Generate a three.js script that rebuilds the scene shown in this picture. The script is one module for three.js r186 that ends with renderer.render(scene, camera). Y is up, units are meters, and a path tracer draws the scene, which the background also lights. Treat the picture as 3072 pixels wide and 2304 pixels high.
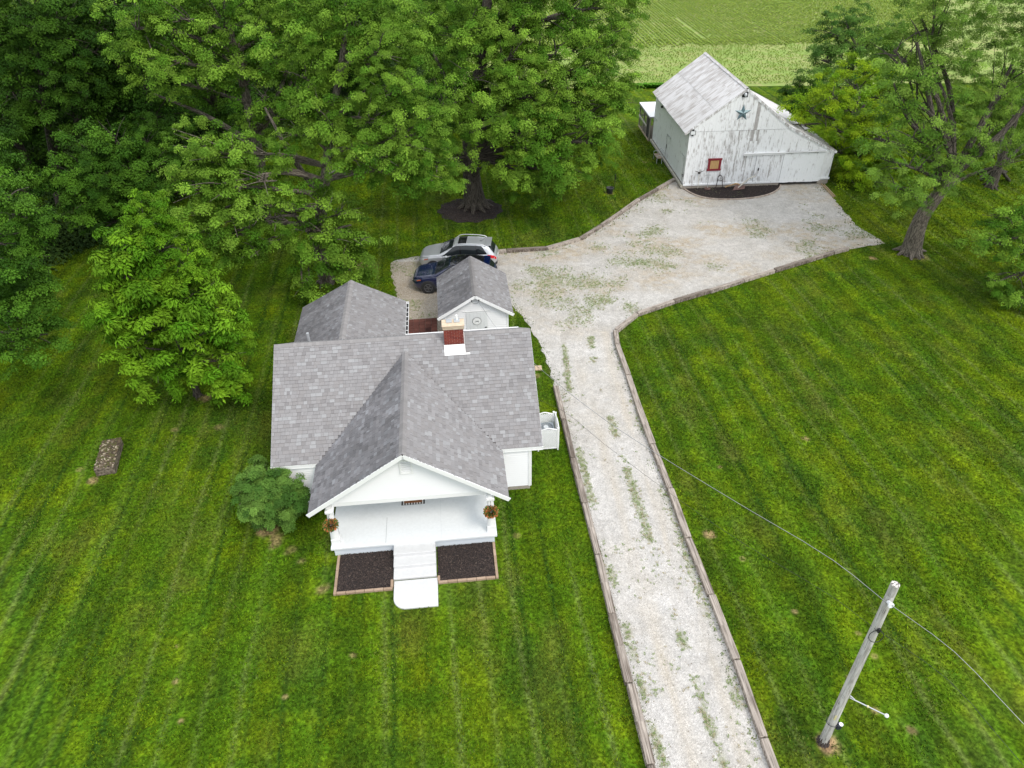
import * as THREE from 'three';
import { mergeGeometries, mergeVertices } from 'three/addons/utils/BufferGeometryUtils.js';
import { RoundedBoxGeometry } from 'three/addons/geometries/RoundedBoxGeometry.js';

// ---------------------------------------------------------------- camera, sky, sun, exposure
const scene = new THREE.Scene();
const camera = new THREE.PerspectiveCamera(55.79, 4 / 3, 0.1, 2000);
camera.position.set(0, 20, 0);
camera.rotation.order = 'YXZ';
camera.rotation.set(-0.643, 0, -0.0156);
const renderer = new THREE.WebGLRenderer({ antialias: true });
renderer.toneMapping = THREE.LinearToneMapping;
renderer.toneMappingExposure = 1.36;
renderer.shadowMap.enabled = true;

// overcast sky: brighter overhead than at the horizon, a little brighter and warmer round the veiled sun
const SUN = new THREE.Vector3(0.46, 0.8, 0.5).normalize();
{
  const w = 128, h = 64, d = new Float32Array(w * h * 4);
  for (let j = 0; j < h; j++) for (let i = 0; i < w; i++) {
    const el = ((j + 0.5) / h - 0.5) * Math.PI, az = ((i + 0.5) / w - 0.5) * 2 * Math.PI;
    const v = new THREE.Vector3(Math.cos(el) * Math.cos(az), Math.sin(el), Math.cos(el) * Math.sin(az));
    const up = Math.max(0, v.y), c = Math.max(0, v.dot(SUN));
    const L = (0.82 + 0.3 * up) * (1 + 0.4 * Math.pow(c, 3));
    const o = (j * w + i) * 4;
    d[o] = L * 0.95; d[o + 1] = L * 0.99; d[o + 2] = L * 1.06; d[o + 3] = 1;
    if (v.y < 0) { d[o] = 0.2; d[o + 1] = 0.22; d[o + 2] = 0.16; }
  }
  const t = new THREE.DataTexture(d, w, h, THREE.RGBAFormat, THREE.FloatType);
  t.mapping = THREE.EquirectangularReflectionMapping; t.magFilter = THREE.LinearFilter; t.needsUpdate = true;
  scene.background = t; scene.environment = t;
}
const sun = new THREE.DirectionalLight(0xfff4e6, 1.4);
sun.name = 'sun';
sun.position.copy(SUN).multiplyScalar(120).add(new THREE.Vector3(0, 0, -35));
sun.target.position.set(0, 0, -35);
sun.castShadow = true; sun.shadow.radius = 36; sun.shadow.mapSize.set(4096, 4096);
Object.assign(sun.shadow.camera, { left: -70, right: 70, top: 70, bottom: -70, near: 1, far: 300 });
scene.add(sun, sun.target);

// ---------------------------------------------------------------- helpers
let seed = 1;
const rnd = () => { seed = (seed + 0x6d2b79f5) | 0; let t = Math.imul(seed ^ (seed >>> 15), 1 | seed); t = (t + Math.imul(t ^ (t >>> 7), 61 | t)) ^ t; return ((t ^ (t >>> 14)) >>> 0) / 4294967296; };
const rr = (a, b) => a + (b - a) * rnd();
const pick = (a) => a[Math.floor(rnd() * a.length)];
const V = (x, y, z) => new THREE.Vector3(x, y, z);
const lerp = (a, b, t) => a + (b - a) * t, clamp = (x, a = 0, b = 1) => Math.min(b, Math.max(a, x));
const sstep = (a, b, x) => { const t = clamp((x - a) / (b - a)); return t * t * (3 - 2 * t); };
const mixc = (a, b, t) => [lerp(a[0], b[0], t), lerp(a[1], b[1], t), lerp(a[2], b[2], t)];
const keyf = (K, x) => { if (x <= K[0][0]) return K[0][1]; for (let i = 1; i < K.length; i++) if (x <= K[i][0]) { const t = (x - K[i - 1][0]) / (K[i][0] - K[i - 1][0]); return lerp(K[i - 1][1], K[i][1], t); } return K[K.length - 1][1]; };
const LAT = new Float32Array(65536);
{ seed = 77; for (let i = 0; i < 65536; i++) LAT[i] = rnd(); }
function vn(x, y) {
  const xi = Math.floor(x), yi = Math.floor(y); let fx = x - xi, fy = y - yi;
  fx = fx * fx * (3 - 2 * fx); fy = fy * fy * (3 - 2 * fy);
  const a = xi & 255, b = (xi + 1) & 255, c = (yi & 255) << 8, d = ((yi + 1) & 255) << 8;
  const p = LAT[a + c], q = LAT[b + c], r = LAT[a + d], s = LAT[b + d];
  return p + (q - p) * fx + (r - p + (p - q - r + s) * fx) * fy;
}
const fbm = (x, y, o = 3) => { let s = 0, a = 0.5, n = 0; for (let i = 0; i < o; i++) { s += a * vn(x, y); n += a; x = x * 2.03 + 17.3; y = y * 2.03 + 9.1; a *= 0.5; } return s / n; };
const toS = (l) => { l = clamp(l); return Math.round(255 * (l <= 0.0031308 ? 12.92 * l : 1.055 * Math.pow(l, 1 / 2.4) - 0.055)); };
const SLUT = new Uint8Array(4096); for (let i = 0; i < 4096; i++) SLUT[i] = toS(i / 4095);
function texture(w, h, fn, o = {}) {        // fn(x01, y01, px, py) -> linear rgb (colour) or one value
  const d = new Uint8Array(w * h * 4);
  for (let j = 0; j < h; j++) for (let i = 0; i < w; i++) {
    const c = fn((i + 0.5) / w, (j + 0.5) / h, i, j), k = (j * w + i) * 4;
    if (typeof c === 'number') { d[k] = d[k + 1] = d[k + 2] = clamp(c) * 255; }
    else for (let q = 0; q < 3; q++) d[k + q] = SLUT[Math.round(clamp(c[q]) * 4095)];
    d[k + 3] = 255;
  }
  const t = new THREE.DataTexture(d, w, h);
  if (!o.data) t.colorSpace = THREE.SRGBColorSpace;
  t.wrapS = t.wrapT = o.wrap ?? THREE.RepeatWrapping; t.magFilter = THREE.LinearFilter; t.minFilter = THREE.LinearMipmapLinearFilter; t.generateMipmaps = true;
  if (o.rep) t.repeat.set(o.rep[0], o.rep[1]);
  t.needsUpdate = true; return t;
}
const mat = (c, rough = 0.8, o = {}) => { const m = new (o.phys ? THREE.MeshPhysicalMaterial : THREE.MeshStandardMaterial)({ roughness: rough, side: THREE.DoubleSide }); if (c) m.color.setRGB(c[0], c[1], c[2]); delete o.phys; Object.assign(m, o); return m; };

function prep(g) {                          // same attributes everywhere, unindexed
  g = g.index ? g.toNonIndexed() : g;
  if (!g.attributes.normal) g.computeVertexNormals();
  for (const k of Object.keys(g.attributes)) if (!['position', 'normal', 'uv', 'color'].includes(k)) g.deleteAttribute(k);
  if (!g.attributes.uv) g.setAttribute('uv', new THREE.Float32BufferAttribute(new Float32Array(g.attributes.position.count * 2), 2));
  return g;
}
const merge = (list) => { list = list.map(prep); const c = list.some((g) => g.attributes.color); if (c) for (const g of list) if (!g.attributes.color) g.setAttribute('color', new THREE.Float32BufferAttribute(new Float32Array(g.attributes.position.count * 3).fill(1), 3)); return mergeGeometries(list); };
function triUV(g, s = 1, ou = 0, ov = 0) {  // uv in metres from the way each face points
  g = prep(g); const p = g.attributes.position, uv = g.attributes.uv; const a = V(), b = V(), c = V(), n = V();
  for (let i = 0; i < p.count; i += 3) {
    a.fromBufferAttribute(p, i); b.fromBufferAttribute(p, i + 1); c.fromBufferAttribute(p, i + 2);
    n.copy(b).sub(a).cross(c.clone().sub(a)); const x = Math.abs(n.x), y = Math.abs(n.y), z = Math.abs(n.z);
    [a, b, c].forEach((v, k) => { const q = y >= x && y >= z ? [v.x, v.z] : x >= z ? [v.z, v.y] : [v.x, v.y]; uv.setXY(i + k, q[0] * s + ou, q[1] * s + ov); });
  }
  return g;
}
const box = (w, h, d, x = 0, y = 0, z = 0, ry = 0) => { const g = new THREE.BoxGeometry(w, h, d); if (ry) g.rotateY(ry); return triUV(g.translate(x, y, z)); };
const rbox = (w, h, d, r, x = 0, y = 0, z = 0) => triUV(new RoundedBoxGeometry(w, h, d, 2, r).translate(x, y, z));
function paint(g, c) { g = prep(g); const n = g.attributes.position.count, a = new Float32Array(n * 3); for (let i = 0; i < n; i++) { a[3 * i] = c[0]; a[3 * i + 1] = c[1]; a[3 * i + 2] = c[2]; } g.setAttribute('color', new THREE.BufferAttribute(a, 3)); return g; }
function bar(a, b, w, h = w, up = V(0, 1, 0)) {   // a square bar between two points
  const d = b.clone().sub(a), L = d.length(), g = new THREE.BoxGeometry(w, h, L); d.normalize();
  const x = up.clone().cross(d); if (x.lengthSq() < 1e-6) x.set(1, 0, 0); x.normalize(); const y = d.clone().cross(x);
  g.applyMatrix4(new THREE.Matrix4().makeBasis(x, y, d).setPosition(a.clone().add(b).multiplyScalar(0.5)));
  return triUV(g);
}
function tube(pts, radii, seg = 7, cap = true) {  // tapered round tube through points
  const c = pts.length > 2 ? new THREE.CatmullRomCurve3(pts) : new THREE.LineCurve3(pts[0], pts[1]);
  const n = pts.length > 2 ? (pts.length - 1) * 3 : 1, P = [], U = [], I = []; let up = V(0.13, 0.2, 0.97);
  let len = 0, last = null;
  for (let i = 0; i <= n; i++) {
    const t = i / n, p = c.getPoint(t), d = c.getTangent(t), x = up.clone().cross(d).normalize(), y = d.clone().cross(x);
    if (last) len += p.distanceTo(last); last = p;
    const f = t * (radii.length - 1), k = Math.min(radii.length - 2, Math.floor(f)), r = radii.length === 1 ? radii[0] : lerp(radii[k], radii[k + 1], f - k);
    for (let j = 0; j <= seg; j++) { const a = (j / seg) * 2 * Math.PI; const q = p.clone().addScaledVector(x, Math.cos(a) * r).addScaledVector(y, Math.sin(a) * r); P.push(q.x, q.y, q.z); U.push((j / seg) * 2 * Math.PI * r, len); }
  }
  for (let i = 0; i < n; i++) for (let j = 0; j < seg; j++) { const a = i * (seg + 1) + j, b = a + seg + 1; I.push(a, a + 1, b, b, a + 1, b + 1); }
  const g = new THREE.BufferGeometry(); g.setAttribute('position', new THREE.Float32BufferAttribute(P, 3)); g.setAttribute('uv', new THREE.Float32BufferAttribute(U, 2)); g.setIndex(I); g.computeVertexNormals();
  const out = [prep(g)];
  if (cap && radii.length) { const e = pts[pts.length - 1], d = c.getTangent(1), r = radii[radii.length - 1]; if (r > 0.004) { const k = new THREE.CircleGeometry(r, seg); k.applyQuaternion(new THREE.Quaternion().setFromUnitVectors(V(0, 0, 1), d)); k.translate(e.x, e.y, e.z); out.push(prep(k)); } }
  return merge(out);
}
function poly(pts, y = 0) {                 // flat polygon [x, z] lying at height y, uv in metres
  const s = new THREE.Shape(pts.map(([x, z]) => new THREE.Vector2(x, -z)));
  const g = new THREE.ShapeGeometry(s).rotateX(-Math.PI / 2).translate(0, y, 0);
  return triUV(g);
}
function slab(pts, y0, y1) { const s = new THREE.Shape(pts.map(([x, z]) => new THREE.Vector2(x, -z))); const g = new THREE.ExtrudeGeometry(s, { depth: y1 - y0, bevelEnabled: true, bevelSize: 0.012, bevelThickness: 0.012, bevelSegments: 2, curveSegments: 10 }).rotateX(-Math.PI / 2).translate(0, y0, 0); return triUV(g); }
const names = {};
const numbered = (n) => { names[n] = (names[n] ?? -1) + 1; return names[n] ? n + '_' + String(names[n]).padStart(3, '0') : n; };
function shade(o) { o.castShadow = true; o.receiveShadow = true; return o; }
function part(name, g, m, parent, label) {
  const o = shade(new THREE.Mesh(Array.isArray(g) ? merge(g) : g, m)); o.name = name; parent.add(o); if (label) o.userData.label = label; return o;
}
function thing(name, label, category, pos = [0, 0, 0], turn = 0, group) {
  const o = new THREE.Group(); o.name = numbered(name); o.position.set(...pos); o.rotation.y = turn; scene.add(o);
  o.userData = { label, category }; if (group) o.userData.group = group; return o;
}
function struct(name, g, m) { const o = shade(new THREE.Mesh(Array.isArray(g) ? merge(g) : g, m)); o.name = name; o.userData.kind = 'structure'; scene.add(o); return o; }
function single(name, g, m, label, category, group) { const o = shade(new THREE.Mesh(Array.isArray(g) ? merge(g) : g, m)); o.name = numbered(name); o.userData = { label, category }; if (group) o.userData.group = group; scene.add(o); return o; }
const ORD = ['first', 'second', 'third', 'fourth', 'fifth', 'sixth', 'seventh', 'eighth', 'ninth', 'tenth', 'eleventh', 'twelfth', 'thirteenth', 'fourteenth', 'fifteenth', 'sixteenth', 'seventeenth', 'eighteenth'];
function scatter(name, g, m, list, parent) {   // list: { p, q, s, c }
  const o = shade(new THREE.InstancedMesh(g, m, list.length)); o.name = name; const M = new THREE.Matrix4(), S = V(), C = new THREE.Color();
  list.forEach((e, i) => { typeof e.s === 'number' ? S.set(e.s, e.s, e.s) : S.copy(e.s); o.setMatrixAt(i, M.compose(e.p, e.q, S)); if (e.c) o.setColorAt(i, C.setRGB(e.c[0], e.c[1], e.c[2])); });
  o.userData.kind = 'stuff'; parent.add(o); return o;
}
const yaw = (a) => new THREE.Quaternion().setFromAxisAngle(V(0, 1, 0), a);
function inPoly(x, z, P) { let c = false; for (let i = 0, j = P.length - 1; i < P.length; j = i++) { const [xi, zi] = P[i], [xj, zj] = P[j]; if ((zi > z) !== (zj > z) && x < ((xj - xi) * (z - zi)) / (zj - zi) + xi) c = !c; } return c; }
// ---------------------------------------------------------------- where buildings and beds stand, in the house's and the barn's own directions
const HO = [-4.149, -23.515], HY = 0.0917, BO = [15.807, -49.716], BY = 0.0541;
const toLocal = (x, z, [ox, oz], a) => { const dx = x - ox, dz = z - oz, c = Math.cos(a), s = Math.sin(a); return [dx * c - dz * s, dx * s + dz * c]; };
const toWorld = (x, z, [ox, oz], a) => { const c = Math.cos(a), s = Math.sin(a); return [ox + x * c + z * s, oz - x * s + z * c]; };
function blocked(x, z) {
  const [hx, hz] = toLocal(x, z, HO, HY), [bx, bz] = toLocal(x, z, BO, BY);
  if (hx > -4.7 && hx < 4.7 && hz > -4 && hz < 4.2) return true;
  if (hx > -2.95 && hx < 3.1 && hz >= 4 && hz < 8.45) return true;
  if (hx > -0.9 && hx < 1.05 && hz > 8 && hz < 9.3) return true;
  if (hx > -5 && hx < -0.3 && hz > -7.5 && hz < -3) return true;
  if (hx > 1.2 && hx < 4.8 && hz > -10.1 && hz < -5.8) return true;
  if (bx > -3.7 && bx < 7.3 && bz > -10.3 && bz < 0.2) return true;
  if (Math.hypot((x + 2.65) / 2.3, (z + 46.4) / 2.2) < 1) return true;
  return SPOTS.some(([sx, sz, r, a]) => Math.hypot(x - sx, z - sz) < r * 0.8 + 0.25);
}
// ---------------------------------------------------------------- ground
const TH = 0.105, CT = Math.cos(TH), ST = Math.sin(TH);
const GRAVEL = [[7.4, -2], [6.85, -10], [6.6, -12.5], [6.4, -14.8], [6.12, -17.2], [5.92, -19.7], [5.67, -22.2], [5.48, -24.6], [5.36, -27], [5.18, -29.5], [5.26, -30.85], [6.57, -32.47], [8.73, -33.67], [10.9, -34.78], [15.13, -37.05], [19.4, -39.2], [20.4, -39.65], [21.6, -40.05], [22.95, -40.4], [22.6, -41.8], [22.17, -43.1], [22.25, -45.5], [22.32, -47.7], [22.4, -50.6], [12.4, -50.1], [12.13, -51.15], [9, -47.54], [7.1, -44.9], [5.92, -43.35], [4.38, -41.5], [2.26, -40.25], [-0.2, -40], [-2, -39.9], [-5, -39.75], [-6.8, -39.3], [-7.15, -38.5], [-6.95, -37.8], [-6.65, -36.7], [-6.35, -35.3], [-6.25, -34], [-5.9, -31], [-4.5, -28.6], [-2.6, -28.9], [-2, -32], [-1.2, -34.2], [-0.3, -34.3], [0.16, -33.49], [0.6, -32.6], [0.9, -31.84], [1.2, -30.8], [1.4, -29.9], [1.55, -29], [1.72, -28.1], [1.93, -26.6], [2.0, -26.1], [2.17, -23.9], [2.4, -21.5], [2.65, -19], [2.9, -16.5], [3.08, -14.1], [3.32, -11.7], [3.55, -9.4], [4.3, -2]];
const SPOTS = [[8.5, -9.92, 0.42, 1], [9.0, -14.2, 0.16, 0.6], [12.1, -22.6, 0.22, 0.8], [7.0, -17.5, 0.26, 0.9], [7.9, -16.4, 0.14, 0.6], [-10.6, -13.3, 0.16, 0.7], [-10.2, -12.1, 0.16, 0.7], [-9.6, -10.9, 0.15, 0.8], [-9.3, -9.2, 0.15, 1], [-8, -9.1, 0.1, 0.7], [-16.6, -20.7, 0.3, 0.9], [-17.4, -21.4, 0.2, 0.4], [-9.1, -18.2, 0.55, 0.75], [-8.6, -17.6, 0.4, 0.6], [-6.5, -15.35, 0.35, 0.7], [-7.9, -17.1, 0.3, 0.45], [-7.4, -16.6, 0.25, 0.4], [0.1, -17.6, 0.2, 0.5], [9.9, -11.9, 0.16, 0.8], [10.2, -10.9, 0.2, 0.7], [11.0, -10.3, 0.2, 0.7], [10.9, -12.6, 0.15, 0.7], [10.7, -13.4, 0.14, 0.6], [21.4, -38.5, 0.35, 0.8], [24.1, -38.6, 0.7, 0.75], [10.5, -55, 0.35, 0.5], [-13.9, -26.0, 0.5, 0.8], [-8.6, -38.6, 0.8, 0.6], [-10.2, -25.2, 0.35, 0.45], [-6.8, -11.6, 0.12, 0.6], [-14.5, -23.8, 0.25, 0.45], [-12.6, -23.9, 0.3, 0.4], [-5, -12.9, 0.14, 0.5], [7.1, -49, 0.4, 0.5], [8.2, -21, 0.13, 0.6], [1.2, -27.3, 0.25, 0.5]];
const A0 = [0.05, 0.107, 0.004], A1 = [0.106, 0.154, 0.004], A2 = [0.023, 0.058, 0.006], A3 = [0.145, 0.125, 0.034], DIRT = [0.3, 0.2, 0.11];
function grassColor(x, z, fine) {
  const p = x * CT + z * -ST * 1 + 0.5 * (fbm(x * 0.13, z * 0.13, 2) - 0.5), q = z * CT + x * ST;
  const big = fbm(x * 0.09 + 5, z * 0.09, 3), mid = fbm(x * 0.55, z * 0.45 + 40, 3), sm = fbm(x * 2.1 + 9, z * 2.1, 3);
  let c = mixc(A0, A1, clamp(0.26 + (mid - 0.5) * 0.8 + (big - 0.5) * 0.6 + (sm - 0.5) * 1.5 + 0.12 * clamp(x / 12, -1, 1)));
  c = mixc(c, A2, clamp((fbm(x * 0.8 + 31, z * 0.5 + 7, 3) - 0.54) * 4.5) * 0.6);
  // mowing: lanes laid one way or the other, and wheel tracks along them
  const lane = p / 1.04, li = Math.floor(lane), lf = lane - li, on = clamp(1.9 * fbm(p * 0.5 + 3, q * 0.1, 2) - 0.25);
  const dir = (li & 1 ? 1 : -1) * on; c = c.map((v, k) => v * (1 + 0.19 * dir));
  const tr = Math.exp(-Math.pow((lf - 0.5 - 0.12 * (fbm(q * 0.5, li * 3.1, 2) - 0.5)) / 0.1, 2)) * clamp(fbm(p * 1.3 + 60, q * 0.16, 2) * 2.6 - 0.75);
  c = mixc(c, [0.12, 0.15, 0.045], tr * 0.5);
  const dk = Math.exp(-Math.pow((lf - 0.74 - 0.12 * (fbm(q * 0.5, li * 3.1, 2) - 0.5)) / 0.1, 2)) * clamp(fbm(p * 1.3 + 10, q * 0.15 + 50, 2) * 2.6 - 0.75);
  c = mixc(c, A2, dk * 0.9);
  c = mixc(c, A3, clamp((fbm(x * 0.9 + 90, z * 0.45 + 12, 3) - 0.56) * 3.6) * 0.26 * clamp(0.4 + sm));
  for (const [sx, sz, r, a] of SPOTS) { const dx = x - sx, dz = z - sz; if (Math.abs(dx) < 2 * r && Math.abs(dz) < 2 * r) { const d = 1.25 * Math.hypot(dx, dz) / r + (sm - 0.5) * 1.6; c = mixc(c, DIRT, (r > 0.3 ? a : a * 0.75) * sstep(1.25, 0.35, d)); } }
  c = mixc(c, [0.13, 0.2, 0.004], 0.3 * sstep(0.62, 0.8, fbm(x * 4.5 + 70, z * 4.5, 2)) * clamp(mid * 1.6 - 0.2));
  if (fine) { const g = 0.38 + 1.25 * vn(x * 17, z * 17) * (0.45 + 1.1 * vn(x * 41 + 3, z * 41)); c = c.map((v) => v * g * 1.05); }
  return c;
}
const LX0 = -46, LX1 = 46, LZ0 = -78, LZ1 = -2;
const lawnTex = texture(2048, 2048, (u, v) => grassColor(lerp(LX0, LX1, u), lerp(LZ1, LZ0, v), true), { wrap: THREE.MirroredRepeatWrapping });
const lawnBump = texture(512, 512, (u, v, i, j) => 0.5 * vn(i * 0.5, j * 0.5) + 0.5 * vn(i * 0.21 + 40, j * 0.21), { data: true, rep: [1, 1] });
{
  const g = new THREE.PlaneGeometry(1600, 1600, 4, 4).rotateX(-Math.PI / 2).translate(0, 0, -300), p = g.attributes.position, uv = g.attributes.uv;
  for (let i = 0; i < p.count; i++) uv.setXY(i, (p.getX(i) - LX0) / (LX1 - LX0), (p.getZ(i) - LZ1) / (LZ0 - LZ1));
  const b = lawnBump.clone(); b.repeat.set(20, 17);
  struct('lawn', g, mat(null, 0.95, { phys: true, specularIntensity: 0.12, map: lawnTex, bumpMap: b, bumpScale: 0.035 }));
}
// the crop field behind the barn
const soilTex = texture(512, 512, (u, v) => mixc([0.19, 0.285, 0.05], [0.285, 0.3, 0.1], clamp(0.25 + (0.5 * fbm(u * 8, v * 8, 3) + 0.5 * fbm(u * 40, v * 40, 3) - 0.5) * 3)), { rep: [0.06, 0.06] });
struct('crop_field', poly([[-13, -175], [-12.5, -76.2], [10, -76.1], [30, -75.6], [90, -76], [400, -160], [400, -600], [-400, -600], [-400, -175]], 0.02), mat(null, 0.95, { map: soilTex }));
{
  seed = 5; const leafG = []; for (let i = 0; i < 9; i++) { const a = i * 2.4, l = rr(0.1, 0.17), g = new THREE.PlaneGeometry(l * 0.75, l).translate(0, l * 0.5, 0).rotateX(-rr(0.7, 1.3)).rotateY(a).translate(0, rr(0.02, 0.1), 0); leafG.push(g); }
  const g = merge(leafG), A = [], B = [];
  const green = () => { const t = rnd(); return mixc([0.215, 0.325, 0.045], [0.3, 0.385, 0.07], t); };
  for (let z = -76.4; z > -97; z -= 0.42) for (let x = -12; x < 46; x += 0.2) { if (rnd() < 0.15 + 0.3 * sstep(0.45, 0.62, fbm(x * 0.16, z * 0.3 + 3, 3))) continue; A.push({ p: V(x + rr(-0.1, 0.1), 0.02, z + rr(-0.06, 0.06) - 0.012 * x), q: yaw(rnd() * 6.3), s: rr(0.35, 0.75), c: green() }); }
  for (let k = -40; k < 240; k++) for (let t = 0; t < 52; t += 0.3) { const z = -94 - t + 2.5 * (vn(k * 0.7, 3.3) - 0.5), x = -14 + k * 0.46 - 0.07 * t + 0.0; if (x < -14 - t * 0.2 || x > 50 + t * 0.6) continue; if (rnd() < 0.06 || (Math.abs(x - (24.2 - 0.07 * (t - 4))) < 0.3 && t > 3 && t < 17)) continue; B.push({ p: V(x + rr(-0.05, 0.05), 0.02, z), q: yaw(rnd() * 6.3), s: rr(0.75, 1.25), c: green() }); }
  const o = new THREE.Group(); o.name = 'crop_rows'; o.userData = { kind: 'stuff', label: 'low green crop plants in rows on the field behind the barn', category: 'crop' }; scene.add(o);
  const m = mat([1, 1, 1], 0.7, { phys: true, specularIntensity: 0.2 }); scatter('plants', g, m, A.concat(B), o);
  // taller grass along the edge of the field
  const E = []; for (let i = 0; i < 700; i++) E.push({ p: V(rr(8, 17), 0, -75.6 - rr(0, 0.8)), q: yaw(rnd() * 6.3), s: rr(1.2, 2), c: mixc([0.06, 0.2, 0.01], [0.1, 0.25, 0.02], rnd()) });
  const e = scatter('tall_grass', g, m, E, scene); e.userData = { kind: 'stuff', label: 'bright green strip of taller grass at the edge of the field', category: 'grass' };
}
// gravel drive and yard
const GX0 = -9, GX1 = 25, GZ0 = -53, GZ1 = -2;
function weed(x, z) {   // how much green grows in the gravel
  const c = 0.5 * (x * CT - z * ST * -1);
  let w = 0.6 * sstep(0.54, 0.74, fbm(x * 0.5 + 3, z * 0.5 + 8, 3)) * (z < -31 ? 1 : 0.18);
  if (z > -31) { const mid = lerp(5.55, 3.95, clamp((-z - 9) / 18)) ; const d = Math.abs(x - mid); w += 1.6 * Math.exp(-d * d / 0.02) * sstep(0.42, 0.55, fbm(z * 0.8, 3.3, 2)); const dl = x - lerp(3.95, 2.6, clamp((-z - 9) / 14)); w += 1.5 * Math.exp(-dl * dl / 0.015) * sstep(0.42, 0.55, fbm(z * 0.7 + 9, 1.3, 2)); const dr = x - lerp(6.55, 5.2, clamp((-z - 9) / 18)); w += 0.6 * Math.exp(-dr * dr / 0.03) * sstep(0.5, 0.6, fbm(z * 0.6 + 19, 1.3, 2)); }
  const hot = [[2.3, -36.6, 1.5], [4.6, -36.3, 1.2], [6.9, -38.6, 1.3], [8.6, -38, 1.2], [5.4, -40.5, 0.8], [9.2, -42.5, 1], [4.9, -34.2, 1], [1.5, -37.6, 0.9], [6.2, -33.3, 0.7]];
  for (const [hx, hz, r] of hot) w += 0.8 * sstep(1.2, 0.1, Math.hypot(x - hx, z - hz) / r + fbm(x * 1.4, z * 1.4, 2) - 0.5);
  return clamp(w);
}
const gravelTex = texture(1400, 2048, (u, v) => {
  const x = lerp(GX0, GX1, u), z = lerp(GZ1, GZ0, v), far = sstep(-29, -36, z);
  let c = mixc([0.535, 0.52, 0.495], [0.39, 0.37, 0.335], clamp(0.85 * fbm(x * 1.3, z * 1.3, 3) - 0.1 + 0.42 * far));
  c = mixc(c, [0.39, 0.335, 0.255], clamp((fbm(x * 0.3 + 50, z * 0.42, 4) - 0.44) * 4) * (0.2 + 0.85 * far) * clamp(2.2 * fbm(x * 3.1, z * 3.7 + 20, 3) - 0.5));
  c = c.map((q) => q * (0.84 + 0.32 * fbm(x * 5 + 3, z * 5, 3)));
  const rut = Math.exp(-Math.pow((x - lerp(6.15, 4.7, clamp((-z - 9) / 18))) / 0.28, 2)) + Math.exp(-Math.pow((x - lerp(4.75, 3.3, clamp((-z - 9) / 18))) / 0.28, 2));
  if (z > -31) c = mixc(c, [0.47, 0.415, 0.33], clamp(1.1 * rut * (fbm(x * 3, z * 0.4, 3) - 0.18)));
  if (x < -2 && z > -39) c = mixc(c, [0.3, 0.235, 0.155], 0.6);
  const s1 = vn(x * 34, z * 34), s2 = vn(x * 60 + 7, z * 60), s3 = vn(x * 14 + 70, z * 14);
  const k = 0.72 + 0.36 * s1 * (0.5 + s2) + 0.14 * s3; c = c.map((q) => q * k * 1.08);
  if (s1 > 0.9) c = mixc(c, [0.72, 0.71, 0.69], 0.4); if (s2 < 0.05) c = mixc(c, [0.2, 0.17, 0.13], 0.5);
  const w = weed(x, z); if (w > 0.02) { const t = w * sstep(0.35, 0.75, vn(x * 9 + 5, z * 9) * 0.7 + 0.45 * w); c = mixc(c, mixc([0.15, 0.22, 0.05], [0.28, 0.26, 0.13], fbm(x * 2, z * 2 + 30, 2)), t * 0.5); }
  return c;
}, { wrap: THREE.ClampToEdgeWrapping });
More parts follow.
